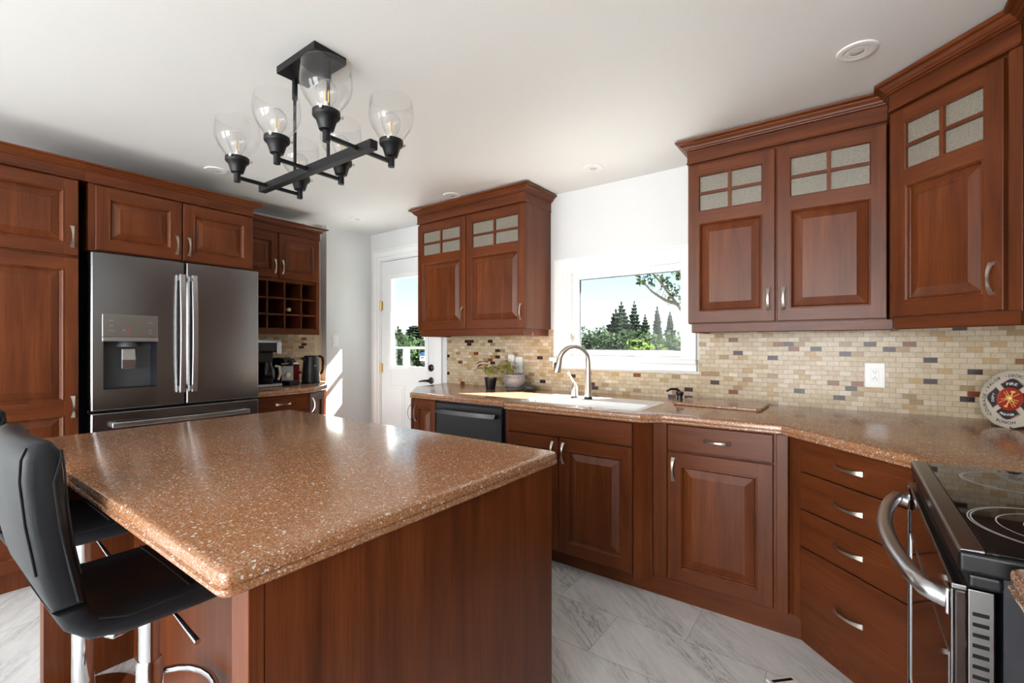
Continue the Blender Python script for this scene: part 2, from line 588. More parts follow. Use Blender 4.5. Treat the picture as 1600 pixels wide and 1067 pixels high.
# ------------------------------------------------------------------ cabinet pieces
def door_mesh(w, h, openings, th=0.02):
    """front in the local x-z plane at y = 0 facing -y; openings = [(x0, z0, x1, z1, kind)] sharing x0, x1"""
    mb = MB()
    ch = 0.003
    # chamfered rim and back
    r0 = [(0, th, 0), (w, th, 0), (w, th, h), (0, th, h)]
    r1 = [(0, ch, 0), (w, ch, 0), (w, ch, h), (0, ch, h)]
    r2 = [(ch, 0, ch), (w - ch, 0, ch), (w - ch, 0, h - ch), (ch, 0, h - ch)]
    mb.loft([r0, r1, r2], 0, False, False)
    if not openings:
        mb.add(r2, [(0, 1, 2, 3)], 1)
        mb.add(r0, [(3, 2, 1, 0)], 1)
        return mb
    if not any(k == 'glass' for *_, k in openings):
        mb.add([(p[0], th - 0.001, p[2]) for p in r0], [(3, 2, 1, 0)], 0)
    xa, xb = openings[0][0], openings[0][2]
    ops = sorted(openings, key=lambda o: o[1])
    mb.add([(ch, 0, ch), (xa, 0, ch), (xa, 0, h - ch), (ch, 0, h - ch)], [(0, 1, 2, 3)], 0)
    mb.add([(xb, 0, ch), (w - ch, 0, ch), (w - ch, 0, h - ch), (xb, 0, h - ch)], [(0, 1, 2, 3)], 0)
    zs = [ch] + [z for o in ops for z in (o[1], o[3])] + [h - ch]
    for i in range(0, len(zs), 2):
        mb.add([(xa, 0, zs[i]), (xb, 0, zs[i]), (xb, 0, zs[i + 1]), (xa, 0, zs[i + 1])], [(0, 1, 2, 3)], 1)
    for x0, z0, x1, z1, kind in ops:
        def R(i, y):
            return [(x0 + i, y, z0 + i), (x1 - i, y, z0 + i), (x1 - i, y, z1 - i), (x0 + i, y, z1 - i)]
        if kind == 'panel':
            mb.loft([R(0, 0), R(0.0015, -0.0025), R(0.005, -0.003), R(0.008, 0.0), R(0.011, 0.0035), R(0.013, 0.012), R(0.016, 0.0140),
                     R(0.052, 0.002), R(0.0525, 0.0045), R(0.055, 0.0045)], 0, False, True)
        else:
            mb.loft([R(0, 0), R(0.004, 0.004), R(0.004, th)], 0, False, False)
            cx, cz = (x0 + x1) / 2, (z0 + z1) / 2
            mb.box(cx - 0.008, 0.002, z0, cx + 0.008, 0.014, z1, 0)
            mb.box(x0, 0.0025, cz - 0.008, x1, 0.0135, cz + 0.008, 1)
    return mb

def handle_mesh(length=0.118):
    """bow-tie pull along local z, centred, standing off toward -y"""
    mb = MB()
    n = 16
    loops = []
    for i in range(n + 1):
        t = i / n
        z = (t - 0.5) * length
        e = abs(2 * t - 1)
        hw = 0.0036 + 0.0058 * e ** 1.7
        y = -0.004 - 0.022 * (1 - e ** 2.2)
        th = 0.0028
        loops.append([(-hw, y - th, z), (hw, y - th, z), (hw, y + th, z), (-hw, y + th, z)])
    mb.loft(loops)
    for s in (-1, 1):
        z = s * (length / 2 - 0.006)
        mb.box(-0.006, -0.006, z - 0.005, 0.006, 0.002, z + 0.005)
    return mb

def put_handle(parent, x, y, z, horizontal=False, length=0.118):
    h = handle_mesh(length).build('handle', 'nickel', parent, 40, loc=(x, y, z))
    if horizontal: h.rotation_euler = (0, pi / 2, 0)
    return h

def add_door(cab, x, z, w, h, y=0.0, kind='panel', hx=None, hz=None, fw=0.058, split=None, name='door'):
    """door with its lower-left front corner at (x, y, z) of the cabinet frame; children: handle, glass panes"""
    if kind == 'glass':
        ops = [(fw, 0.062, w - fw, h - 0.328, 'panel'), (fw, h - 0.262, w - fw, h - 0.065, 'glass')]
    elif kind == 'split':
        ops = [(fw, 0.062, w - fw, split - 0.04, 'panel'), (fw, split + 0.04, w - fw, h - 0.062, 'panel')]
    elif kind == 'flat':
        ops = []
    else:
        ops = [(fw, 0.062, w - fw, h - 0.062, 'panel')]
    d = door_mesh(w, h, ops).build(name, ['wood_v', 'wood_h'], cab, loc=(x, y, z))
    if kind == 'glass':
        x0, z0, x1, z1, _ = ops[1]
        cx, cz = (x0 + x1) / 2, (z0 + z1) / 2
        for a, b in ((x0, cx), (cx, x1)):
            for c, e in ((z0, cz), (cz, z1)):
                MB().box(a + 0.002, 0.0145, c + 0.002, b - 0.002, 0.018, e - 0.002).build('glass_pane', 'frosted', d)
    if hx is not None:
        put_handle(d, hx, 0.0, hz)
    return d

def add_drawer(cab, x, z, w, h, y=0.0, handle=True, hl=0.118):
    d = door_mesh(w, h, []).build('drawer', ['wood_h', 'wood_h'], cab, loc=(x, y, z))
    if handle: put_handle(d, w / 2, 0, h / 2, True, hl)
    return d

CROWN = [(-0.02, 0.0), (0.003, 0.0), (0.006, 0.002), (0.006, 0.007), (0.002, 0.010), (0.002, 0.070), (0.006, 0.072), (0.012, 0.073), (0.013, 0.079), (0.020, 0.081),
         (0.024, 0.090), (0.028, 0.092), (0.036, 0.101), (0.038, 0.105), (0.050, 0.108), (0.055, 0.112), (0.056, 0.120), (-0.02, 0.120)]
def crown_prof(z0, k=1.0):
    return [(o, z0 + z * k) for o, z in CROWN]
RAIL = [(-0.016, 0.0), (0.0, 0.0), (0.003, 0.004), (0.003, 0.048), (-0.016, 0.048)]

# ------------------------------------------------------------------ room shell
def wall_rects(mb, axis, pos0, pos1, a0, a1, z0, z1, holes):
    """a wall slab with rectangular holes; axis 'y' = wall across Y (runs along X), 'x' = wall across X"""
    cuts = sorted({a0, a1} | {h[0] for h in holes} | {h[1] for h in holes})
    for i in range(len(cuts) - 1):
        l, r = cuts[i], cuts[i + 1]
        spans = [(z0, z1)]
        for h in holes:
            if h[0] <= l + 1e-6 and h[1] >= r - 1e-6:
                ns = []
                for s in spans:
                    if h[2] > s[0]: ns.append((s[0], min(h[2], s[1])))
                    if h[3] < s[1]: ns.append((max(h[3], s[0]), s[1]))
                spans = ns
        for s in spans:
            if axis == 'y': mb.box(l, pos0, s[0], r, pos1, s[1])
            else: mb.box(pos0, l, s[0], pos1, r, s[1])
    return mb

WX0, WX1, WZ0, WZ1 = -1.715, -0.803, 1.165, 1.825      # sink window rough opening
DX0, DX1, DZ1 = -3.915, -3.095, 2.135                   # door rough opening
struct(MB().box(XL - 0.15, YB - 0.15, -0.05, XR + 0.15, YW + 0.15, 0).build('floor', 'floor'), 'pale grey marble-look tile floor')
struct(MB().box(XL - 0.15, YB - 0.15, ZC, XR + 0.15, YW + 0.15, ZC + 0.1).build('ceiling', 'ceiling'), 'smooth white kitchen ceiling')
mb = wall_rects(MB(), 'y', YW, YW + 0.15, XL - 0.15, XR + 0.15, 0, ZC, [(WX0, WX1, WZ0, WZ1), (DX0, DX1, 0, DZ1)])
struct(mb.build('wall_back', 'wall'), 'white wall with the sink window and the outside door')
mb = MB().box(XL - 0.15, YB, 0, XL, YW, ZC)
mb.box(XL, YS, 0, XS, YW, ZC)
struct(mb.build('wall_left', 'wall'), 'white wall behind the refrigerator and beside the door')
struct(MB().box(XR, YB, 0, XR + 0.15, YW, ZC).build('wall_right', 'wall'), 'wall behind the stove')
mb = wall_rects(MB(), 'y', YB - 0.15, YB, XL - 0.15, XR + 0.15, 0, ZC, [])
struct(mb.build('wall_front', 'wall'), 'wall behind the photographer')
# unseen window frames added around the fill lamps, on solid walls
for k, (xa, xb) in enumerate(((-1.52, 0.76), (-3.85, -2.15))):
    w = struct_empty('window_%d' % (k + 2), (0, 0, 0), 'unseen window frame added around a rear fill lamp')
    mb = MB()
    for a, b, c, d in ((xa, xb, 0.06, 0.14), (xa, xb, 2.16, 2.24), (xa, xa + 0.04, 0.14, 2.16), (xb - 0.04, xb, 0.14, 2.16)):
        mb.box(a, YB + 0.001, c, b, YB + 0.03, d)
    mb.build('window_frame', 'white_trim', w)
w = struct_empty('window_4', (0, 0, 0), 'unseen window frame added around the side fill lamp')
mb = MB()
for a, b, c, d in ((-3.66, -1.54, 0.09, 0.15), (-3.66, -1.54, 2.05, 2.11), (-3.66, -3.6, 0.15, 2.05), (-1.6, -1.54, 0.15, 2.05)):
    mb.box(XR - 0.03, a, c, XR - 0.001, b, d)
mb.build('window_frame', 'white_trim', w)

# backsplash: thin tile sheet on the back wall round the window, and behind the coffee corner
mb = MB()
mb.box(-2.95, YW - 0.008, 0.915, XR - 0.001, YW - 0.0005, 1.085)
mb.box(-2.95, YW - 0.008, 1.085, -1.825, YW - 0.0005, 1.384)
mb.box(-0.762, YW - 0.008, 1.085, XR - 0.001, YW - 0.0005, 1.384)
struct(mb.build('wall_backsplash', 'tile'), 'beige and brown mosaic tile backsplash along the window wall')
mb = MB().box(XR - 0.008, 1.0, 0.915, XR - 0.0005, YW - 0.009, 1.384)
struct(mb.build('wall_backsplash_right', 'tile'), 'mosaic tile backsplash behind the stove')
mb = MB().box(XL + 0.0005, 1.62, 0.915, XL + 0.008, 2.47, 1.42)
mb2 = MB().box(XL + 0.0005, 2.47, 0.915, XL + 0.009, YS - 0.001, 1.42)
struct(mb.build('wall_backsplash_coffee', 'tile'), 'mosaic tile backsplash behind the coffee corner')
struct(mb2.build('trim_3', 'stone_pale'), 'cream tile edge strip behind the kettle')

# ---- sink window
win = struct_empty('window_1', (-1.26, YW, WZ0), 'white awning window over the sink')
ox, oz = -1.26, WZ0
def wbox(mb, x0, y0, z0, x1, y1, z1): mb.box(x0 - ox, y0, z0 - oz, x1 - ox, y1, z1 - oz)
cas = MB()
for d, y in ((0.0, -0.022), (0.018, -0.016), (0.07, -0.014)):
    pass
# casing: stepped profile boards left, right, top
for (a, b, y) in ((0.0, 0.014, -0.026), (0.014, 0.075, -0.018), (0.075, 0.098, -0.012)):
    xl, xr, zt = -1.815, -0.776, 1.908
    wbox(cas, xl + a, y, 1.172, xl + b, -0.0005, zt - a)
    wbox(cas, xr - b, y, 1.172, xr - a, -0.0005, zt - a)
    wbox(cas, xl + b, y, zt - b, xr - b, -0.0005, zt - a)
cas.build('casing', 'white_trim', win, bevel=0.002)
sil = MB()
wbox(sil, -1.835, -0.060, 1.145, -0.768, 0.0, 1.172)
wbox(sil, -1.822, -0.028, 1.097, -0.772, -0.009, 1.145)
sil.build('window_sill', 'white_trim', win, bevel=0.004)
fr = MB()
for (i, y0, y1) in ((0.0, 0.0, 0.12),):
    wbox(fr, WX0, y0, WZ0, WX0 + 0.03, y1, WZ1)
    wbox(fr, WX1 - 0.03, y0, WZ0, WX1, y1, WZ1)
    wbox(fr, WX0 + 0.03, y0, WZ1 - 0.022, WX1 - 0.03, y1, WZ1)
    wbox(fr, WX0 + 0.03, y0, WZ0, WX1 - 0.03, y1, WZ0 + 0.022)
fr.build('window_frame', 'white_trim', win, bevel=0.002)
sash = MB()
gx0, gx1, gz0, gz1 = -1.632, -0.886, 1.228, 1.757
wbox(sash, WX0 + 0.031, 0.03, WZ0 + 0.023, gx0, 0.075, WZ1 - 0.023)
wbox(sash, gx1, 0.03, WZ0 + 0.023, WX1 - 0.031, 0.075, WZ1 - 0.023)
wbox(sash, gx0, 0.03, gz1, gx1, 0.075, WZ1 - 0.023)
wbox(sash, gx0, 0.03, WZ0 + 0.023, gx1, 0.075, gz0)
sash.build('sash', 'white_trim', win, bevel=0.003)
gk = MB()
for q in ((gx0, gz0, gx0 + 0.006, gz1), (gx1 - 0.006, gz0, gx1, gz1), (gx0, gz1 - 0.006, gx1, gz1), (gx0, gz0, gx1, gz0 + 0.006)):
    wbox(gk, q[0], 0.05, q[1], q[2], 0.062, q[3])
gk.build('gasket', 'plastic_grey', win)
pn = MB()
wbox(pn, gx0 + 0.001, 0.054, gz0 + 0.001, gx1 - 0.001, 0.058, gz1 - 0.001)
pn.build('pane', 'pane', win)
for xx in (-1.672, -0.848):
    lt = MB()
    wbox(lt, xx - 0.008, 0.012, 1.305, xx + 0.008, 0.03, 1.34)
    lt.tube([(xx - ox, 0.016, 1.33 - oz), (xx - ox + 0.004, 0.004, 1.325 - oz), (xx - ox + 0.006, 0.0, 1.285 - oz)], 0.005, 8)
    lt.build('latch', 'nickel', win, 40)
op = MB()
wbox(op, -1.31, 0.012, 1.192, -1.19, 0.03, 1.214)
op.tube([(-1.215 - ox, 0.012, 1.203 - oz), (-1.24 - ox, 0.002, 1.206 - oz), (-1.29 - ox, 0.004, 1.203 - oz)], 0.005, 8)
op.build('crank_handle', 'white_plastic', win, 40, bevel=0.002)

# ---- outside door
dr = struct_empty('door_1', (-3.5, YW, 0), 'white half-glass outside door')
def dbox(mb, x0, y0, z0, x1, y1, z1): mb.box(x0 + 3.5, y0, z0, x1 + 3.5, y1, z1)
cas = MB()
for (a, b, y) in ((0.0, 0.014, -0.024), (0.014, 0.07, -0.017), (0.07, 0.098, -0.011)):
    xl, xr, zt = -4.008, -3.008, 2.232
    dbox(cas, xl + a, y, 0.0, xl + b, -0.0005, zt - a)
    dbox(cas, xr - b, y, 0.0, xr - a, -0.0005, zt - a)
    dbox(cas, xl + b, y, zt - b, xr - b, -0.0005, zt - a)
cas.build('casing', 'white_trim', dr, bevel=0.002)
jm = MB()
dbox(jm, DX0, 0.0, 0, DX0 + 0.012, 0.14, DZ1)
dbox(jm, DX1 - 0.012, 0.0, 0, DX1, 0.14, DZ1)
dbox(jm, DX0 + 0.012, 0.0, DZ1 - 0.012, DX1 - 0.012, 0.14, DZ1)
jm.build('door_jamb', 'white_trim', dr)
sx0, sx1, sz1 = -3.898, -3.112, 2.118
hx0, hx1, hz0, hz1 = -3.745, -3.235, 1.045, 1.94
sl = MB()
y0, y1 = 0.012, 0.056
dbox(sl, sx0, y0, 0.01, hx0, y1, sz1)
dbox(sl, hx1, y0, 0.01, sx1, y1, sz1)
dbox(sl, hx0, y0, hz1, hx1, y1, sz1)
dbox(sl, hx0, y0, 0.01, hx1, y1, hz0)
for (a, b) in ((-3.79, -3.54), (-3.47, -3.22)):           # two pressed lower panels
    for k, i in enumerate((0.0, 0.03)):
        dbox(sl, a + i, y0 - 0.004 - 0.003 * k, 0.22 + i, b - i, y0, 0.86 - i)
sl.build('door_slab', 'door_paint', dr, bevel=0.003)
lf = MB()
for (a, b, c, d) in ((hx0 - 0.03, hx1 + 0.03, hz0 - 0.03, hz0 + 0.012), (hx0 - 0.03, hx1 + 0.03, hz1 - 0.012, hz1 + 0.03),
                     (hx0 - 0.03, hx0 + 0.012, hz0 + 0.012, hz1 - 0.012), (hx1 - 0.012, hx1 + 0.03, hz0 + 0.012, hz1 - 0.012)):
    dbox(lf, a, -0.002, c, b, 0.0115, d)
sf = MB()
dbox(sf, DX0 + 0.013, 0.120, 1.462, DX1 - 0.013, 0.142, 1.512)
dbox(sf, DX0 + 0.013, 0.120, 0.012, DX0 + 0.06, 0.142, DZ1 - 0.013)
dbox(sf, DX1 - 0.06, 0.120, 0.012, DX1 - 0.013, 0.142, DZ1 - 0.013)
dbox(sf, DX0 + 0.061, 0.120, DZ1 - 0.08, DX1 - 0.061, 0.142, DZ1 - 0.013)
dbox(sf, DX0 + 0.061, 0.120, 0.012, DX1 - 0.061, 0.142, 0.75)
sf.build('storm_door', 'white_trim', dr, bevel=0.002)
lf.build('light_frame', 'white_trim', dr, bevel=0.002)
pn = MB()
dbox(pn, hx0, 0.036, hz0, hx1, 0.040, hz1)
pn.build('pane', 'pane', dr)
for hz in (1.67, 1.03, 0.3):
    hg = MB()
    hg.tube([(-3.903 + 3.5, 0.004, hz - 0.05), (-3.903 + 3.5, 0.004, hz + 0.05)], 0.008, 10)
    dbox(hg, -3.915, 0.0, hz - 0.045, -3.878, 0.0115, hz + 0.045)
    hg.build('hinge', 'brass', dr, 40)
rotx = Matrix.Rotation(pi / 2, 4, 'X')
db = MB().lathe([(0.034, 0), (0.034, 0.008), (0.026, 0.016), (0.02, 0.018)], 24, (-3.172 + 3.5, 0.012, 1.05), mat=rotx)
dbox(db, -3.176, -0.02, 1.03, -3.168, 0.0, 1.07)
db.build('deadbolt', 'bronze', dr, 40)
lv = MB().lathe([(0.032, 0), (0.032, 0.008), (0.022, 0.014), (0.014, 0.045)], 24, (-3.172 + 3.5, 0.012, 0.93), mat=rotx)
lv.tube([(-3.172 + 3.5, -0.035, 0.93), (-3.20 + 3.5, -0.04, 0.931), (-3.25 + 3.5, -0.038, 0.926), (-3.29 + 3.5, -0.032, 0.918)], [0.012, 0.011, 0.009, 0.007], 10)
lv.build('door_handle', 'bronze', dr, 40)
# security sticker on the glass: blue cap, white band with a red line, dark shield tip
sk = MB()
def disc_poly(mb, pts, y, th, mi): # pts in x,z
    n = len(pts)
    v = [(x, y, z) for x, z in pts] + [(x, y + th, z) for x, z in pts]
    mb.add(v, [tuple(range(n)), tuple(reversed(range(n, 2 * n)))] + [(i, n + i, n + (i + 1) % n, (i + 1) % n) for i in range(n)], mi)
cx, cz = -3.318 + 3.5, 1.133
disc_poly(sk, [(cx - 0.034, cz + 0.028), (cx + 0.034, cz + 0.028), (cx + 0.03, cz + 0.048), (cx + 0.018, cz + 0.062), (cx - 0.018, cz + 0.062), (cx - 0.03, cz + 0.048)], 0.0345, 0.001, 0)
disc_poly(sk, [(cx - 0.038, cz - 0.022), (cx + 0.038, cz - 0.022), (cx + 0.038, cz + 0.027), (cx - 0.038, cz + 0.027)], 0.0342, 0.001, 1)
disc_poly(sk, [(cx - 0.022, cz + 0.006), (cx + 0.022, cz + 0.006), (cx + 0.022, cz + 0.014), (cx - 0.022, cz + 0.014)], 0.0337, 0.0005, 3)
disc_poly(sk, [(cx - 0.032, cz - 0.023), (cx - 0.012, cz - 0.05), (cx + 0.012, cz - 0.05), (cx + 0.032, cz - 0.023)], 0.0345, 0.001, 2)
sko = sk.build('security_sticker', ['blue_ink', 'white_ink', 'plastic_grey', 'plate_red'], dr)

# baseboards and light switch
mb = MB().box(XS, YS, 0, XS + 0.012, YW - 0.025, 0.09)
struct(mb.build('baseboard_left', 'white_trim', bevel=0.003), 'white baseboard beside the door')
sw = thing('light_switch', 'white rocker light switch on the wall between coffee corner and door', 'light switch', (XS, 2.637, 1.245))
MB().box(0, -0.036, 0, 0.006, 0.036, 0.118).build('switch_plate', 'white_plastic', sw, bevel=0.002)
MB().box(0.0061, -0.017, 0.026, 0.010, 0.017, 0.092).build('rocker', 'white_plastic', sw, bevel=0.001)

# ------------------------------------------------------------------ wall cabinets on the window wall
def two_door_upper(name, label, x0, x1, mid, hl, hr, left_ret=True, right_ret=True):
    """two-door wall cabinet facing -Y; z measured from the light rail"""
    zb = 1.335
    c = thing(name, label, 'cabinet', (x0, 2.70, zb))
    W = x1 - x0
    D = 0.353
    mb = MB()
    t = 0.018
    mb.box(0, 0.021, 0.05, t, D, 0.955)
    mb.box(W - t, 0.021, 0.05, W, D, 0.955)
    mb.box(t, 0.021, 0.05, W - t, D, 0.068, 1)
    mb.box(t, 0.021, 0.93, W - t, D, 0.955, 1)
    mb.box(t, D - 0.01, 0.068, W - t, D, 0.93, 1)
    mb.box(mid - x0 - 0.02, 0.0215, 0.068, mid - x0 + 0.02, 0.04, 0.93, 0)
    mb.box(t, 0.05, 0.60, W - t, D - 0.011, 0.618, 1)
    mb.build('carcass', ['wood_v', 'wood_h'], c, bevel=0.001)
    h = 0.884
    wl, wr = mid - 0.004 - x0 - 0.002, x1 - 0.002 - (mid + 0.004)
    add_door(c, 0.002, 0.054, wl, h, 0, 'glass', hl(wl), 0.115)
    add_door(c, mid + 0.004 - x0, 0.054, wr, h, 0, 'glass', hr(wr), 0.115)
    path = [(0, 0)] + [(W, 0)]
    if left_ret: path = [(0, D)] + path
    if right_ret: path = path + [(W, D)]
    sweep(MB(), path, crown_prof(0.95)).build('crown_molding', 'wood_h', c)
    i = 0.022
    path = [(i, 0.014)] + [(W - i if right_ret else W + 0.018, 0.014)]
    if left_ret: path = [(i, D)] + path
    if right_ret: path = path + [(W - i, D)]
    mb = sweep(MB(), path, RAIL)
    mb.build('light_rail', 'wood_h', c)
    return c
two_door_upper('wall_cabinet', 'cherry wall cabinet with two half-glass doors, left of the sink window', -2.957, -1.853, -2.412, lambda w: w - 0.03, lambda w: w - 0.03)
two_door_upper('wall_cabinet', 'cherry wall cabinet with two half-glass doors, right of the sink window', -0.736, 0.143, -0.300, lambda w: w - 0.03, lambda w: 0.03, True, False)

# diagonal corner wall cabinet
S2 = sqrt(0.5)
def to_local(p, o):
    dx, dy = p[0] - o[0], p[1] - o[1]
    return ((dx - dy) * S2, (dx + dy) * S2)
P0 = (0.147, 2.606)
dc = thing('corner_wall_cabinet', 'cherry corner wall cabinet set at an angle, one tall half-glass door', 'cabinet', (P0[0], P0[1], 1.335), -pi / 4)
LW = 0.462
P1 = (P0[0] + LW * S2, P0[1] - LW * S2)
wl_ = [(P0[0] + 0.002, P0[1] + 0.028), (P1[0] + 0.014, P1[1] + 0.016), (XR - 0.002, P1[1] + 0.016), (XR - 0.002, YW - 0.002), (P0[0] + 0.002, YW - 0.002)]
lp = [to_local(p, P0) for p in wl_]
mb = MB().prism(lp, 0.05, 0.955)
mb.build('carcass', ['wood_v'], dc)
add_door(dc, 0.004, 0.054, 0.405, 0.884, 0, 'glass', 0.405 - 0.03, 0.115)
MB().box(0.4225, 0.004, 0.05, LW, 0.0205, 0.95).build('stile', 'wood_v', dc, bevel=0.002)
pw = [(P0[0], YW - 0.002), P0, (P1[0], P1[1]), (P1[0] + 0.02, P1[1] - 0.35)]
sweep(MB(), [to_local(p, P0) for p in pw[:3]], crown_prof(0.95)).build('crown_molding', 'wood_h', dc)
pr_ = [(P0[0] + 0.03, YW - 0.002), (P0[0] + 0.017, P0[1] + 0.007), (P1[0] + 0.004, P1[1] + 0.02)]
sweep(MB(), [to_local(p, P0) for p in pr_], RAIL).build('light_rail', 'wood_h', dc)
# next wall cabinet along the stove wall, facing -X
rc = thing('wall_cabinet', 'dark edge of cherry wall cabinet at the right border above the stove', 'cabinet', (P1[0] + 0.006, P1[1] + 0.012, 1.335), -pi / 2)
MB().box(0.0, 0.022, 0.05, 0.455, 0.372, 0.955).build('carcass', 'wood_v', rc)
add_door(rc, 0.05, 0.054, 0.40, 0.884, 0, 'panel', 0.37, 0.115)
MB().box(0.0, 0.0, 0.05, 0.047, 0.0215, 0.95).build('stile', 'wood_v', rc, bevel=0.002)
sweep(MB(), [(0, 0), (0.455, 0), (0.455, 0.37)], crown_prof(0.95)).build('crown_molding', 'wood_h', rc)
sweep(MB(), [(0.0, 0.014), (0.455, 0.014)], RAIL).build('light_rail', 'wood_h', rc)

# ------------------------------------------------------------------ base cabinets on the window wall
BZ = 0.105
BH = CTR - 0.0445          # top of the base cabinets
# end cabinet with an angled corner
ec = thing('base_cabinet', 'narrow cherry base cabinet with angled corner, left of the dishwasher', 'cabinet', (-2.585, 2.318, 0))
o = (-2.585, 2.318)
pl = [(-2.585, 2.339), (-2.352, 2.339), (-2.352, 3.045), (-2.93, 3.045), (-2.90, 2.66)]
MB().prism([(p[0] - o[0], p[1] - o[1]) for p in pl], BZ, BH).build('carcass', 'wood_v', ec)
add_door(ec, 0.004, BZ + 0.002, 0.222, BH - BZ - 0.006, 0, 'panel', 0.03, 0.66, fw=0.045)
a = Vector((-2.905 - o[0], 2.648 - o[1], 0))
b_ = Vector((0.0 - 0.004, 0.004, 0))
wd = (b_ - a).length
d2 = add_door(ec, 0, 0, wd, BH - BZ - 0.006, 0, 'panel', wd - 0.03, 0.66)
d2.location = (a.x, a.y, BZ + 0.002)
d2.rotation_euler = (0, 0, atan2(b_.y - a.y, b_.x - a.x))
d2.location += Vector((-0.012, -0.012, 0))

# dishwasher
dw = thing('dishwasher', 'black built-in dishwasher with bar handle under the counter', 'dishwasher', (-2.348, 2.312, 0))
MB().box(0.002, 0.03, 0.02, 0.602, 0.60, BH - 0.004).build('body', 'dark_side', dw)
MB().box(0.004, 0.0, 0.11, 0.585, 0.0295, BH - 0.012).build('door', 'dw_black', dw, bevel=0.004)
hm = MB()
for x in (0.045, 0.545):
    hm.box(x - 0.012, -0.035, 0.80, x + 0.012, 0.001, 0.826)
n = 12
loops = []
for i in range(n + 1):
    t = i / n
    x = 0.03 + t * 0.53
    y = -0.034 - 0.012 * sin(pi * t)
    loops.append([(x, y - 0.008, 0.797), (x, y + 0.004, 0.797), (x, y + 0.004, 0.829), (x, y - 0.008, 0.829)])
hm.loft(loops)
hm.build('handle', 'black_steel', dw, 40, bevel=0.003)
MB().box(0.004, 0.045, 0.0, 0.598, 0.06, 0.105).build('kick_plate', 'dark_side', dw)

# sink base
SX0, SX1 = -1.672, -0.878
sb = thing('sink_base_cabinet', 'cherry sink base cabinet, two doors below a plain panel', 'cabinet', (SX0, 2.247, 0))
W = SX1 - SX0
mb = MB().box(-0.024, 0.0205, BZ, W, 0.06, BH).box(-0.024, 0.06, BZ, 0.0, 0.78, BH).box(W - 0.02, 0.06, BZ, W, 0.78, BH).box(0, 0.06, BZ, W - 0.02, 0.78, BZ + 0.018)
mb.build('carcass', ['wood_v'], sb)
m_ = (-1.315 - SX0)
add_drawer(sb, 0.008, 0.752, W - 0.016, BH - 0.758, handle=False)
add_door(sb, 0.008, BZ + 0.004, m_ - 0.011, 0.636, 0, 'panel', m_ - 0.011 - 0.032, 0.636 - 0.08)
add_door(sb, m_ + 0.002, BZ + 0.004, W - 0.010 - m_, 0.636, 0, 'panel', 0.032, 0.636 - 0.08)
# angled pilaster on its right
MB().prism([(W + 0.001, 0.003), (W + 0.072, 0.073), (W + 0.072, 0.088), (W + 0.001, 0.088)], 0.08, BH).build('pilaster', 'wood_v', sb)

# base cabinet right of the sink
RX0, RX1 = -0.803, -0.205
rb = thing('base_cabinet', 'cherry base cabinet with one drawer over one raised-panel door, right of the sink', 'cabinet', (RX0, 2.315, 0))
W = RX1 - RX0
MB().box(0.0, 0.0205, BZ - 0.002, W - 0.006, 0.71, BH).build('carcass', 'wood_v', rb)
x0 = -0.729 - RX0
x1 = -0.268 - RX0
MB().box(0.001, 0.004, BZ, x0 - 0.005, 0.0204, BH).build('stile', 'wood_v', rb, bevel=0.002)
add_drawer(rb, x0, 0.748, x1 - x0, BH - 0.753)
add_door(rb, x0, BZ + 0.002, x1 - x0, 0.632, 0, 'panel', 0.03, 0.632 - 0.085, fw=0.062)
MB().box(x1 + 0.012, -0.002, BZ - 0.004, W - 0.005, 0.0203, BH).build('pilaster', 'wood_v', rb, bevel=0.003)

# diagonal drawer cabinet
DO = (-0.163, 2.263)
db_ = thing('drawer_cabinet', 'cherry corner cabinet with a stack of four drawers, angled toward the room', 'cabinet', (DO[0], DO[1], 0), -pi / 4)
MB().box(-0.026, 0.0205, BZ, 0.50, 0.42, BH).build('carcass', 'wood_v', db_)
for z0, z1 in ((BZ + 0.002, 0.428), (0.433, 0.584), (0.589, 0.738), (0.743, BH - 0.003)):
    add_drawer(db_, 0.0, z0, 0.462, z1 - z0, hl=0.125)
fl_ = [to_local(p, DO) for p in ((-0.2095, 2.338), (-0.19, 2.322), (-0.150, 2.30), (-0.12, 2.36), (-0.2095, 2.40))]
MB().prism(fl_, BZ, BH).build('filler', 'wood_v', db_)
# toe kick along the run
tk = MB()
kp = [(-1.69, 2.338), (-0.165, 2.338), (0.195, 1.978)]
kq = offset_path(kp, -0.015)
tk.prism(kp + kq[::-1], 0.0, 0.102)
tag(tk.build('toe_kick', 'wood_h'), 'cherry toe-kick board running along the floor under the sink cabinets', 'toe kick')

# ------------------------------------------------------------------ countertops, sink, faucet
def rrect(x0, y0, x1, y1, r, n=5, z=0.0):
    P = []
    for cx, cy, a0 in ((x1 - r, y0 + r, -pi / 2), (x1 - r, y1 - r, 0), (x0 + r, y1 - r, pi / 2), (x0 + r, y0 + r, pi)):
        for k in range(n + 1):
            a = a0 + (pi / 2) * k / n
            P.append((cx + r * cos(a), cy + r * sin(a), z))
    return P

cut = MB().loft([rrect(-1.66, 2.33, -0.882, 2.802, 0.05, 5, 0.8), rrect(-1.66, 2.33, -0.882, 2.802, 0.05, 5, 1.0)]).build('cutter', 'granite')
out = [(-2.965, 3.046), (-2.905, 2.63), (-2.60, 2.298), (-1.745, 2.298), (-1.678, 2.225), (-0.835, 2.225), (-0.75, 2.296),
       (-0.236, 2.296), (0.192, 1.868), (0.232, 1.824), (0.85, 1.824), (0.85, 3.046)]
ct = slab(MB(), out, [1, 1, 1, 1, 1, 1, 1, 1, 1, 0, 0, 0], EDGE).build('countertop', 'granite', None, 30)
bo = ct.modifiers.new('cut', 'BOOLEAN')
bo.object, bo.operation, bo.solver = cut, 'DIFFERENCE', 'EXACT'
bpy.context.view_layer.update()
dg = bpy.context.evaluated_depsgraph_get()
nm = bpy.data.meshes.new_from_object(ct.evaluated_get(dg))
ct.modifiers.clear()
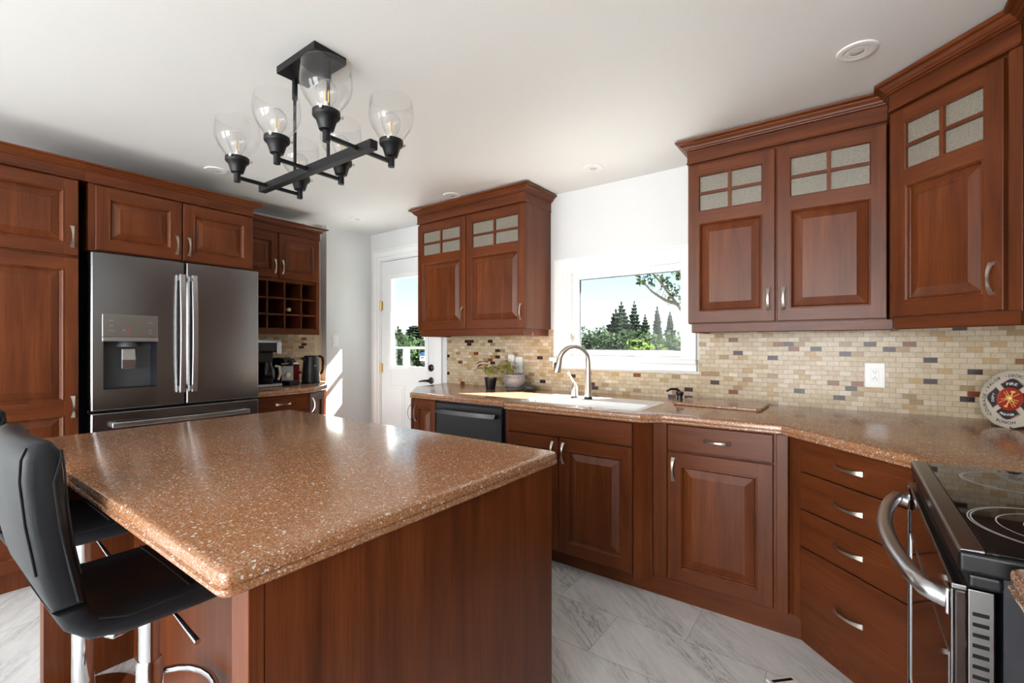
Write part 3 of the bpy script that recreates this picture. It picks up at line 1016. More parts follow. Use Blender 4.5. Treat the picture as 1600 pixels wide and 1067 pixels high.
ct.data = nm
bpy.data.objects.remove(cut)
tag(ct, 'long speckled brown countertop wrapping from the dishwasher past the sink to the stove', 'countertop')

sk = thing('sink', 'white kitchen sink set flush in the countertop under the window', 'sink', (-1.27, 2.566, 0.735))
def L(x0, y0, x1, y1, r, z): return [(p[0] + 1.27, p[1] - 2.566, p[2] - 0.735) for p in rrect(x0, y0, x1, y1, r, 5, z)]
mb = MB().loft([L(-1.658, 2.332, -0.884, 2.80, 0.048, 0.89), L(-1.658, 2.332, -0.884, 2.80, 0.048, 0.922), L(-1.655, 2.335, -0.887, 2.797, 0.046, 0.9245),
                L(-1.63, 2.358, -0.912, 2.60, 0.06, 0.9245), L(-1.624, 2.364, -0.918, 2.594, 0.055, 0.918), L(-1.612, 2.375, -0.93, 2.583, 0.05, 0.77),
                L(-1.58, 2.40, -0.96, 2.56, 0.03, 0.755)], 0, False, True)
mb.build('basin', 'sink_white', sk, 45)
MB().lathe([(0.0, 0.0), (0.035, 0.0), (0.04, 0.004), (0.04, 0.0)], 20, (0, -0.085, 0.0205)).build('drain', 'steel', sk, 40)

FX, FY, FZ = -1.335, 2.655, 0.9248
fa = thing('faucet', 'brushed nickel gooseneck faucet with pull-down spray head at the sink', 'faucet', (FX, FY, FZ), 0)
MB().lathe([(0.027, 0.0), (0.027, 0.012), (0.0245, 0.014)], 28).build('base_ring', 'bronze', fa, 40)
dx, dy = -S2, -S2
R_ = 0.094
pts = [(0, 0, 0.013), (0, 0, 0.06), (0, 0, 0.13), (0, 0, 0.19), (0, 0, 0.235)]
for k in range(1, 17):
    a = radians(165) * k / 16
    h_ = R_ * (1 - cos(a))
    pts.append((dx * h_, dy * h_, 0.235 + R_ * sin(a)))
rr = [0.0235, 0.021, 0.018, 0.0165] + [0.0155] * 17
MB().tube(pts, rr, 16).build('gooseneck', 'nickel', fa, 50)
e0 = Vector(pts[-1])
tdir = Vector((dx * sin(radians(12)), dy * sin(radians(12)), -cos(radians(12))))
hp = [e0 + tdir * s for s in (0.0, 0.004, 0.03, 0.06, 0.085, 0.092)]
hd = MB().tube(hp, [0.016, 0.0175, 0.019, 0.022, 0.0255, 0.024], 18).build('spray_head', 'nickel', fa, 50)
q = e0 + tdir * 0.045 + Vector((dx, dy, 0)) * 0.021
MB().lathe([(0.008, -0.016), (0.009, 0.0), (0.008, 0.016)], 10, q).build('spray_button', 'plastic_grey', hd, 40)
fh = MB().lathe([(0.0225, 0.012), (0.022, 0.05), (0.021, 0.07), (0.013, 0.082), (0.010, 0.10)], 24).build('handle', 'nickel', fa, 40, loc=(-0.097, 0, 0))
MB().lathe([(0.025, 0.0), (0.025, 0.011), (0.0235, 0.012)], 24).build('handle_base', 'bronze', fh, 40)
MB().tube([(0, 0, 0.092), (-0.015, -0.004, 0.115), (-0.032, -0.01, 0.15), (-0.043, -0.014, 0.165)], [0.006, 0.005, 0.005, 0.009], 12).build('lever', 'nickel', fh, 50)

sd = thing('soap_dispenser', 'small dark bronze soap pump right of the sink', 'soap dispenser', (-0.822, 2.845, CTR))
MB().lathe([(0.026, 0), (0.026, 0.008), (0.018, 0.014), (0.017, 0.04), (0.022, 0.046), (0.022, 0.062), (0.014, 0.066)], 24).build('body', 'bronze', sd, 40)
MB().tube([(0, 0, 0.06), (-0.012, -0.012, 0.079), (-0.04, -0.04, 0.081), (-0.06, -0.06, 0.067)], [0.010, 0.0085, 0.0075, 0.006], 12).build('spout', 'bronze', sd, 50)

cb = MB()
cpts = [(-0.80, 2.70), (-0.385, 2.665), (-0.365, 2.68), (-0.36, 2.955), (-0.375, 2.975), (-0.785, 2.985), (-0.805, 2.97), (-0.818, 2.715)]
lo = []
for i, z in ((0.003, CTR + 0.0008), (0.0, CTR + 0.004), (0.0, CTR + 0.014), (0.003, CTR + 0.0175)):
    lo.append([(x, y, z) for x, y in offset_path(cpts, -i, True)])
cb.loft(lo)
tag(cb.build('cutting_board', 'granite', None, 30), 'speckled brown slab cutting board lying on the counter right of the soap pump', 'cutting board')

# counter piece right of the stove, with its cabinet
out = [(0.852, -0.60), (0.852, 1.06), (0.222, 1.06), (0.203, 1.045), (0.203, -0.60)]
EDGE2 = EDGE
tag(slab(MB(), out, [0, 1, 1, 1, 0], EDGE2).build('countertop', 'granite', None, 30), 'corner of speckled brown countertop at the lower right border beside the stove', 'countertop')
rcab = thing('base_cabinet', 'cherry base cabinet at the lower right border beside the stove', 'cabinet', (0.262, 1.045, 0), -pi / 2)
MB().box(0.0, 0.0205, 0.0, 1.63, 0.585, BH).build('carcass', 'wood_v', rcab)
for k in range(3):
    add_door(rcab, 0.01 + k * 0.54, BZ, 0.53, 0.63, 0, 'panel', 0.03, 0.55)
    add_drawer(rcab, 0.01 + k * 0.54, 0.745, 0.53, BH - 0.75)

# ------------------------------------------------------------------ left wall: pantry, refrigerator, coffee corner (local x runs along +Y, local y runs into the wall)
pt = thing('pantry_cabinet', 'tall cherry pantry cabinet with raised-panel doors left of the refrigerator', 'cabinet', (-3.42, 0.055, 0), pi / 2)
MB().box(0.0, 0.0205, 0.10, 0.60, 0.71, 2.19).box(0.0, 0.06, 0.0, 0.60, 0.70, 0.10).build('carcass', 'wood_v', pt)
add_door(pt, 0.003, 1.757, 0.594, 0.411, 0, 'panel', 0.594 - 0.027, 0.10)
add_door(pt, 0.003, 0.112, 0.594, 1.630, 0, 'split', 0.594 - 0.024, 0.93 - 0.112, split=0.925 - 0.112)
fc = thing('wall_cabinet', 'cherry cabinet with two small doors above the refrigerator', 'cabinet', (-3.42, 0.695, 1.80), pi / 2)
MB().box(0.0, 0.0205, 0.0, 0.878, 0.71, 0.39).box(-0.039, 0.004, 0.375, -0.0002, 0.71, 0.39).build('carcass', 'wood_v', fc)  # second box: board added to block light falling into the gap
add_door(fc, 0.028, 0.004, 0.417, 0.364, 0, 'panel', 0.417 - 0.03, 0.09)
add_door(fc, 0.452, 0.004, 0.424, 0.364, 0, 'panel', 0.03, 0.09)
sweep(MB(), [(0, 0.002), (0.6195, 0.002)], crown_prof(2.175, 0.79)).build('crown_molding', 'wood_h', pt)
sweep(MB(), [(-0.02, 0.002), (0.878, 0.002), (0.878, 0.72)], crown_prof(0.375, 0.79)).build('crown_molding', 'wood_h', fc)

# refrigerator
rf = thing('refrigerator', 'dark stainless french-door refrigerator with water dispenser', 'refrigerator', (-3.40, 0.695, 0), pi / 2)
FW = 0.91
MB().box(0.006, 0.085, 0.02, FW - 0.006, 0.73, 1.775).build('body', 'dark_side', rf, bevel=0.004)
def bulge(x, a, b):
    t = (x - (a + b) / 2) / ((b - a) / 2)
    return -0.010 * (1 - t * t) if abs(t) < 1 else 0
def fridge_panel(name, x0, x1, z0, z1, hole=None):
    mb = MB()
    e = 0.008
    xs = [x0, x0 + e * 0.3, x0 + e] + [x0 + (x1 - x0) * k / 10 for k in range(1, 10)] + [x1 - e, x1 - e * 0.3, x1]
    zs = [z0, z0 + 0.004, z1 - 0.004, z1]
    if hole:
        xs = sorted(set(xs + [hole[0], hole[2]]))
        zs = sorted(set(zs + [hole[1], hole[3]]))
    def yy(x, z):
        y = bulge(x, 0, FW) * 0.6 + bulge(x, x0, x1) * 0.4
        d = min(x - x0, x1 - x)
        if d < e: y += 0.008 * (1 - d / e) ** 2
        if z in (z0, z1): y += 0.003
        return y
    idx = {}
    V, Fc = [], []
    for i, x in enumerate(xs):
        for k, z in enumerate(zs):
            idx[i, k] = len(V)
            V.append((x, yy(x, z), z))
    for i in range(len(xs) - 1):
        for k in range(len(zs) - 1):
            if hole and hole[0] - 1e-6 <= xs[i] and xs[i + 1] <= hole[2] + 1e-6 and hole[1] - 1e-6 <= zs[k] and zs[k + 1] <= hole[3] + 1e-6:
                continue
            Fc.append((idx[i, k], idx[i + 1, k], idx[i + 1, k + 1], idx[i, k + 1]))
    nx, nz = len(xs), len(zs)
    rim = [idx[i, 0] for i in range(nx)] + [idx[nx - 1, k] for k in range(1, nz)] + [idx[i, nz - 1] for i in range(nx - 2, -1, -1)] + [idx[0, k] for k in range(nz - 2, 0, -1)]
    o = len(V)
    V += [(V[r][0], 0.08, V[r][2]) for r in rim]
    n = len(rim)
    Fc += [(rim[j], o + j, o + (j + 1) % n, rim[(j + 1) % n]) for j in range(n)]
    Fc.append(tuple(o + j for j in range(n)))
    mb.add(V, Fc)
    if hole:      # walls of the dispenser recess, shade painted into the near-black sides
        a, b, c, d = hole
        ya, yb, dp = yy(a, b), yy(c, b), 0.062
        v = [(a, ya, b), (c, yb, b), (c, yb, d), (a, ya, d), (a + 0.012, dp, b + 0.006), (c - 0.012, dp, b + 0.006), (c - 0.012, dp, d), (a + 0.012, dp, d)]
        mb.add(v, [(0, 4, 5, 1), (1, 5, 6, 2), (2, 6, 7, 3), (3, 7, 4, 0)], 1)
        mb.add(v[4:], [(0, 3, 2, 1)], 2)
    return mb.build(name, ['black_steel', 'dark_side', 'plastic_grey'], rf, 30)
DHZ = (0.056, 1.014, 0.304, 1.288)
d1 = fridge_panel('door', 0.002, 0.452, 0.897, 1.787, DHZ)
d2 = fridge_panel('door', 0.458, 0.908, 0.897, 1.787)
d3 = fridge_panel('freezer_drawer', 0.002, 0.908, 0.46, 0.880)
d4 = fridge_panel('freezer_drawer', 0.002, 0.908, 0.06, 0.452)
for dd, xh in ((d1, 0.428), (d2, 0.494)):
    loops = []
    for k in range(25):
        t = k / 24
        z = 0.972 + t * 0.735
        e = abs(2 * t - 1)
        y = -0.040 - 0.016 * (1 - e ** 2)
        loops.append([(xh - 0.013, y - 0.004, z), (xh + 0.013, y - 0.004, z), (xh + 0.016, y + 0.004, z), (xh + 0.012, y + 0.012, z), (xh - 0.012, y + 0.012, z), (xh - 0.016, y + 0.004, z)])
    mb = MB().loft(loops)
    for z in (0.995, 1.685):
        mb.box(xh - 0.010, -0.037, z - 0.014, xh + 0.010, -0.002, z + 0.014)
    mb.build('handle', 'steel', dd, 40)
mb = MB()
mb.box(0.05, -0.0095, 1.3105, 0.31, -0.002, 1.442)
mb.build('control_panel', 'mid_steel', d1, bevel=0.003)
for k, (x, z, w_, mi) in enumerate([(0.08, 1.405, 0.018, 2), (0.08, 1.377, 0.018, 2), (0.08, 1.349, 0.026, 2), (0.138, 1.353, 0.014, 0), (0.159, 1.353, 0.012, 1), (0.262, 1.398, 0.022, 2), (0.262, 1.352, 0.018, 2), (0.262, 1.336, 0.02, 2)]):
    MB().box(x, -0.0102, z - 0.003 - (0.003 if mi < 2 else 0), x + w_, -0.0096, z + 0.003 + (0.003 if mi < 2 else 0)).build('display_mark', ('light_blue_steel', 'plate_red', 'steel')[mi], d1)
MB().box(0.05, -0.0115, 1.287, 0.31, 0.0, 1.310).build('trim_strip', 'steel', d1, bevel=0.002)
MB().lathe([(0.052, 0.0), (0.05, 0.014), (0.04, 0.03)], 24, (0.175, 0.035, 1.256)).build('spout_housing', 'plastic_grey', d1, 40)
MB().loft([[(0.142, 0.012, 1.245), (0.205, 0.012, 1.245), (0.205, 0.022, 1.245), (0.142, 0.022, 1.245)], [(0.138, 0.0, 1.18), (0.206, 0.0, 1.18), (0.206, 0.008, 1.18), (0.138, 0.008, 1.18)],
           [(0.140, 0.008, 1.128), (0.204, 0.008, 1.128), (0.204, 0.014, 1.128), (0.140, 0.014, 1.128)]]).build('lever', 'steel', d1, bevel=0.004)
for dd, zc_ in ((d3, 0.812), (d4, 0.40)):
    mb = MB()
    for x in (0.10, 0.81):
        mb.box(x - 0.015, -0.045, zc_ - 0.012, x + 0.015, -0.002, zc_ + 0.012)
    loops = []
    for k in range(17):
        t = k / 16
        x = 0.085 + t * 0.74
        y = -0.045 - 0.014 * (1 - (2 * t - 1) ** 2)
        loops.append([(x, y - 0.008, zc_ - 0.014), (x, y + 0.006, zc_ - 0.014), (x, y + 0.006, zc_ + 0.014), (x, y - 0.008, zc_ + 0.014)])
    mb.loft(loops)
    mb.build('handle', 'steel', dd, 40, bevel=0.003)

# coffee corner: wall cabinet with wine rack
cu = thing('wall_cabinet', 'cherry wall cabinet with a wine rack of square cubbies above the coffee counter', 'cabinet', (-3.80, 1.60, 1.355), pi / 2)
W, DPT, top = 0.715, 0.345, 0.835
mb = MB()
t = 0.018
mb.box(0, 0.021, 0.045, t, DPT, top)
mb.box(W - 0.03, 0.006, 0.045, W, DPT, top)
mb.box(t, 0.021, 0.435, W - 0.03, DPT, 0.462)
mb.box(t, 0.021, top - 0.02, W - 0.03, DPT, top)
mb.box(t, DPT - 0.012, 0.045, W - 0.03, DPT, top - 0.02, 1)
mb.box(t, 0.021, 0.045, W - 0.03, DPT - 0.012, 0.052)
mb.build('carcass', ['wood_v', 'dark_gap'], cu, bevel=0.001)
rk = MB()
rx0, rx1, rz0, rz1 = 0.10, W - 0.031, 0.052, 0.434
for x in (0.11, 0.262, 0.406, 0.552):
    rk.box(x - 0.007, 0.012, rz0, x + 0.007, 0.32, rz1)
for z in (0.165, 0.300):
    rk.box(t, 0.012, z - 0.007, W - 0.031, 0.32, z + 0.007)
rk.build('wine_rack', 'wood_h', cu)
add_door(cu, 0.004, 0.462, 0.342, 0.372, 0, 'panel', 0.342 - 0.028, 0.095, fw=0.05)
add_door(cu, 0.353, 0.462, 0.356, 0.372, 0, 'panel', 0.028, 0.095, fw=0.05)
MB().box(0.0, 0.002, 0.0, W, 0.022, 0.045).build('light_rail', 'wood_h', cu, bevel=0.003)
sweep(MB(), [(0, 0), (W, 0), (W, DPT)], crown_prof(0.835, 0.84)).build('crown_molding', 'wood_h', cu)
wb = thing('wine_bottle', 'wine bottle with pale cap lying in the middle row of the wine rack', 'bottle', (-3.865, 2.075, 1.355 + 0.176 + 0.037))
roty = Matrix.Rotation(-pi / 2, 4, 'Y')
MB().lathe([(0.012, 0.0), (0.014, -0.005), (0.0145, -0.07), (0.018, -0.09), (0.034, -0.125), (0.036, -0.14), (0.036, -0.25), (0.0, -0.25)], 20, (0, 0, 0), mat=Matrix.Rotation(pi / 2, 4, 'Y')).build('bottle_glass', 'black_glass', wb, 40)
MB().lathe([(0.0, 0.003), (0.0145, 0.002), (0.0155, -0.004), (0.0155, -0.03)], 16, (0, 0, 0), mat=Matrix.Rotation(pi / 2, 4, 'Y')).build('cap', 'cream_mug', wb, 40)

# coffee corner: base cabinet and counter
cbx, cby = -3.525, 1.63
kb = thing('base_cabinet', 'cherry base cabinet with drawers and an angled end under the coffee counter', 'cabinet', (cbx, cby, 0), pi / 2)
MB().prism([(0.0, 0.0205), (0.425, 0.0205), (0.69, 0.235), (0.86, 0.53), (0.86, 0.61), (0.0, 0.61)], 0.10, BH).build('carcass', 'wood_v', kb)
MB().prism([(0.0, 0.06), (0.40, 0.06), (0.65, 0.26), (0.80, 0.53), (0.80, 0.60), (0.0, 0.60)], 0.0, 0.099).build('plinth', 'wood_h', kb)
for z0, z1 in ((0.747, BH - 0.004), (0.43, 0.742), (0.107, 0.425)):
    add_drawer(kb, 0.004, z0, 0.422, z1 - z0)
dwid = hypot(0.25, 0.202)
dk = add_door(kb, 0.437, 0.107, dwid, BH - 0.113, 0.004, 'panel', 0.035, 0.67)
dk.rotation_euler = (0, 0, atan2(0.202, 0.25))
out = [(-4.143, 1.615), (-3.50, 1.615), (-3.50, 2.08), (-3.725, 2.345), (-4.045, 2.541), (-4.143, 2.541)]
tag(slab(MB(), out, [0, 1, 1, 1, 0, 0], EDGE).build('countertop', 'granite', None, 30), 'small speckled countertop in the coffee corner right of the refrigerator', 'countertop')

cmk = thing('coffee_maker', 'tall steel and black drip coffee maker half hidden by the refrigerator', 'coffee maker', (-3.90, 1.87, CTR), 0)
MB().box(-0.12, -0.10, 0.0, 0.12, 0.10, 0.03).build('base', 'light_blue_steel', cmk, bevel=0.008)
MB().box(-0.12, -0.095, 0.0305, -0.02, 0.095, 0.285).build('water_tank', 'black_plastic', cmk, bevel=0.006)
MB().box(-0.12, -0.10, 0.2855, 0.10, 0.10, 0.375).build('brew_head', 'black_plastic', cmk, bevel=0.01)
MB().box(0.095, 0.062, 0.27, 0.108, 0.099, 0.374).box(-0.12, -0.1, 0.3755, 0.10, 0.1, 0.384).box(0.1005, -0.095, 0.36, 0.106, 0.06, 0.374).build('steel_trim', 'light_blue_steel', cmk, bevel=0.003)
cf = MB().lathe([(0.03, 0.0), (0.062, 0.006), (0.072, 0.05), (0.070, 0.10), (0.055, 0.15), (0.05, 0.17)], 28, (0.045, 0.0, 0.032)).build('carafe', 'black_glass', cmk, 50)
MB().tube([(0.108, 0.05, 0.17), (0.14, 0.065, 0.165), (0.146, 0.07, 0.11), (0.128, 0.062, 0.06)], [0.011, 0.012, 0.012, 0.009], 10).build('carafe_handle', 'cream_mug', cmk, 50)

es = thing('espresso_machine', 'small black capsule espresso machine with chrome lever between coffee maker and kettle', 'espresso machine', (-3.90, 2.06, CTR), radians(10))
prof = [(-0.14, 0.0), (0.02, 0.0), (0.02, 0.165), (0.05, 0.175), (0.06, 0.2), (0.045, 0.225), (-0.02, 0.238), (-0.10, 0.232), (-0.135, 0.20), (-0.14, 0.16)]
mb = MB()
mb.loft([[(x, -0.055, z) for x, z in prof], [(x, 0.055, z) for x, z in prof]])
mb.build('body', 'black_plastic', es, bevel=0.005)
mb = MB()
for k in range(13):
    z = 0.012 + k * 0.0125
    mb.box(-0.13, -0.0605, z, 0.015, -0.0552, z + 0.008)
    mb.box(-0.13, 0.0552, z, 0.015, 0.0605, z + 0.008)
mb.build('ribbed_side', 'plastic_grey', es)
MB().box(0.0205, -0.058, 0.01, 0.026, 0.058, 0.168).build('front_plate', 'black_steel', es, bevel=0.002)
MB().box(0.0265, -0.05, 0.0, 0.115, 0.05, 0.042).build('drip_tray', 'black_plastic', es, bevel=0.006)
MB().tube([(0.055, -0.085, 0.185), (0.062, -0.04, 0.186), (0.064, 0.0, 0.187), (0.062, 0.04, 0.186), (0.055, 0.085, 0.185)], 0.006, 10).build('lever', 'chrome', es, 50)
MB().lathe([(0.03, -0.04), (0.034, -0.02), (0.034, 0.0), (0.02, 0.012)], 20, (0.045, 0, 0.205)).build('brew_head', 'black_plastic', es, 50)
MB().lathe([(0.0, 0), (0.022, 0.0), (0.024, 0.006), (0.018, 0.010), (0.0, 0.010)], 20, (0.0275, 0.0, 0.085), mat=Matrix.Rotation(pi / 2, 4, 'Y')).build('badge', 'cream_mug', es, 50)
rdb = MB().box(-4.09, 2.165, CTR + 0.0005, -4.035, 2.26, CTR + 0.165)
tag(rdb.build('red_box', 'red_box', bevel=0.002), 'narrow dark red box standing between espresso machine and kettle', 'box')
kt = thing('kettle', 'black cordless electric kettle on its base at the right of the coffee counter', 'kettle', (-3.94, 2.315, CTR))
MB().lathe([(0.0, 0.0), (0.078, 0.0), (0.08, 0.006), (0.078, 0.02), (0.0, 0.02)], 32).build('power_base', 'black_plastic', kt, 40)
mb = MB().lathe([(0.0, 0.0205), (0.076, 0.0205), (0.078, 0.03), (0.074, 0.10), (0.067, 0.18), (0.063, 0.225), (0.062, 0.232)], 36)
mb.loft([[(-0.012, -0.055, 0.19), (0.012, -0.055, 0.19), (0.018, -0.058, 0.23), (-0.018, -0.058, 0.23)], [(-0.004, -0.092, 0.222), (0.004, -0.092, 0.222), (0.006, -0.094, 0.232), (-0.006, -0.094, 0.232)]])
mb.build('body', 'dw_black', kt, 50)
MB().lathe([(0.0625, 0.2325), (0.06, 0.243), (0.05, 0.249), (0.0, 0.25)], 32).build('lid', 'black_plastic', kt, 40)
mb = MB()
hp = [(0, 0.055, 0.238), (0, 0.09, 0.24), (0, 0.115, 0.225), (0, 0.122, 0.18), (0, 0.12, 0.12), (0, 0.105, 0.085), (0, 0.072, 0.075)]
mb.tube(hp, [0.011, 0.012, 0.013, 0.013, 0.012, 0.011, 0.010], 12)
mb.build('handle', 'black_plastic', kt, 50)
MB().box(0.0685, -0.006, 0.15, 0.071, 0.006, 0.165).build('badge', 'steel', kt)

# ------------------------------------------------------------------ stove
sv = thing('stove', 'slide-in electric stove with black glass cooktop and bowed steel oven handle', 'stove', (0.15, 1.815, 0), -pi / 2)     # local x = -Y, local y = +X
SW = 0.742
MB().box(0.012, 0.055, 0.03, SW - 0.012, 0.69, 0.884).build('body', 'dark_side', sv)
mb = MB().box(0.0, 0.0, 0.886, SW, 0.70, 0.921).box(0.005, 0.012, 0.8605, SW - 0.005, 0.055, 0.8855)
mb.build('cooktop_frame', 'black_plastic', sv, bevel=0.006, seg=3)
MB().loft([[(0.004, 0.001, 0.9213), (SW - 0.004, 0.001, 0.9213), (SW - 0.004, 0.034, 0.9213), (0.004, 0.034, 0.9213)], [(0.004, 0.004, 0.9245), (SW - 0.004, 0.004, 0.9245), (SW - 0.004, 0.033, 0.9265), (0.004, 0.033, 0.9265)]]).build('front_trim', 'black_steel', sv, bevel=0.002)
MB().box(0.006, 0.0345, 0.9213, SW - 0.006, 0.66, 0.9255).build('cooktop_glass', 'black_glass', sv, bevel=0.001)
def ring(mb, cx, cy, r, z, w_=0.0012, n=64):
    v, f = [], []
    for k in range(n):
        a = 2 * pi * k / n
        v += [(cx + (r - w_) * cos(a), cy + (r - w_) * sin(a), z), (cx + (r + w_) * cos(a), cy + (r + w_) * sin(a), z)]
    for k in range(n):
        j = (k + 1) % n
        f.append((2 * k, 2 * k + 1, 2 * j + 1, 2 * j))
    mb.add(v, f)
mb = MB()
for r in (0.143, 0.1385, 0.103, 0.066):
    ring(mb, 1.815 - 1.275, 0.185, r, 0.9258)
for r in (0.105, 0.101):
    ring(mb, 1.815 - 1.66, 0.19, r, 0.9258)
for r in (0.085, 0.10):
    ring(mb, 1.815 - 1.26, 0.49, r, 0.9258)
    ring(mb, 1.815 - 1.65, 0.48, r + 0.02, 0.9258)
mb.build('burner_markings', 'ring_white', sv)
od = MB()
od.box(0.008, -0.004, 0.165, SW - 0.008, 0.012, 0.852)
odo = od.build('oven_door', 'oven_glass', sv, bevel=0.003)
mb = MB().box(0.008, 0.0125, 0.165, SW - 0.008, 0.045, 0.858).box(0.008, -0.008, 0.8525, SW - 0.008, 0.0122, 0.862)
mb.box(0.008, -0.0085, 0.165, 0.014, -0.0042, 0.852).box(SW - 0.014, -0.0085, 0.165, SW - 0.008, -0.0042, 0.852)
mb.build('door_frame', 'black_steel', odo, bevel=0.002)
mb = MB()
for k in range(14):
    z = 0.815 - k * 0.0175
    mb.box(SW - 0.0082, 0.018, z, SW - 0.0072, 0.038, z + 0.006)
mb.build('vent_slots', 'ink', odo)
mb = MB()
hp = [(0.055, -0.008, 0.815), (0.055, -0.028, 0.822)]
for k in range(13):
    t = k / 12
    hp.append((0.06 + t * (SW - 0.12), -0.036 - 0.042 * sin(pi * t) ** 0.8, 0.824))
hp += [(SW - 0.055, -0.028, 0.822), (SW - 0.055, -0.008, 0.815)]
mb.tube(hp, 0.0165, 16)
mb.build('oven_handle', 'steel', odo, 50)
mb = MB()
for x in (0.055, SW - 0.055):
    mb.box(x - 0.02, -0.012, 0.793, x + 0.02, -0.0042, 0.84)
mb.build('handle_mount', 'chrome', odo, bevel=0.004)
MB().box(0.012, -0.002, 0.035, SW - 0.012, 0.054, 0.158).build('storage_drawer', 'oven_glass', sv, bevel=0.003)
mb = MB().box(0.05, -0.0062, 0.30, SW - 0.05, -0.0045, 0.303).box(0.05, -0.0062, 0.72, SW - 0.05, -0.0045, 0.723).box(0.05, -0.0062, 0.303, 0.053, -0.0045, 0.72).box(SW - 0.053, -0.0062, 0.303, SW - 0.05, -0.0045, 0.72)
mb.build('oven_window_trim', 'steel', odo)

# ------------------------------------------------------------------ island and stools
isl = thing('kitchen_island', 'cherry kitchen island base with solid end panels', 'kitchen island', (-1.59, 0.8, 0))
def ibox(mb, x0, y0, z0, x1, y1, z1, mi=0): return mb.box(x0 + 1.59, y0 - 0.8, z0, x1 + 1.59, y1 - 0.8, z1, mi)
IT = CTR - 0.0435
mb = MB()
ibox(mb, -0.842, 0.352, 0, -0.782, 0.378, IT)
ibox(mb, -0.84, 0.379, 0, -0.7835, 1.298, IT)
mb.build('end_panel', 'wood_v', isl, bevel=0.002)
mb = MB()
ibox(mb, -2.40, 0.352, 0, -2.34, 1.298, IT)
mb.build('end_panel', 'wood_v', isl, bevel=0.002)
mb = MB()
ibox(mb, -2.339, 0.612, 0, -0.8425, 0.632, IT)
mb.build('back_panel', 'wood_v', isl)
mb = MB()
ibox(mb, -2.339, 0.6325, 0.10, -0.8425, 1.27, IT)
ibox(mb, -2.339, 0.6325, 0.0, -0.8425, 1.21, 0.0995)
mb.build('carcass', 'wood_v', isl)
for k in range(3):
    dd = add_door(isl, 0, 0, 0.49, 0.62, 0, 'panel', 0.03, 0.54)
    dd.location = (-0.765 + 0.495 + k * 0.495, 0.491, 0.107)
    dd.rotation_euler = (0, 0, pi)
    dd = add_drawer(isl, 0, 0, 0.49, 0.13)
    dd.location = (-0.765 + 0.495 + k * 0.495, 0.491, 0.738)
    dd.rotation_euler = (0, 0, pi)
def round_corner(a, p, b, r, n=5):
    p = Vector(p)
    u, v = (Vector(a) - p).normalized(), (Vector(b) - p).normalized()
    c = p + (u + v) * r
    return [tuple(c - v * r * cos(t) - u * r * sin(t)) for t in [pi / 2 * k / n for k in range(n + 1)]]
x0, x1, y0, y1 = -2.425, -0.764, 0.306, 1.312
C4 = [(x0, y0), (x1, y0), (x1, y1), (x0, y1)]
out = []
for i in range(4):
    a, p, b = C4[i - 1], C4[i], C4[(i + 1) % 4]
    pv, av, bv = Vector(p), (Vector(a) - Vector(p)).normalized(), (Vector(b) - Vector(p)).normalized()
    r = 0.022
    c = pv + (av + bv) * r
    for k in range(6):
        t = pi / 2 * k / 5
        q = c - bv * r * cos(t) - av * r * sin(t)
        out.append((q.x, q.y))
tag(slab(MB(), out, [1] * len(out), EDGE).build('countertop', 'granite', None, 30), 'large speckled brown countertop on the kitchen island', 'countertop')

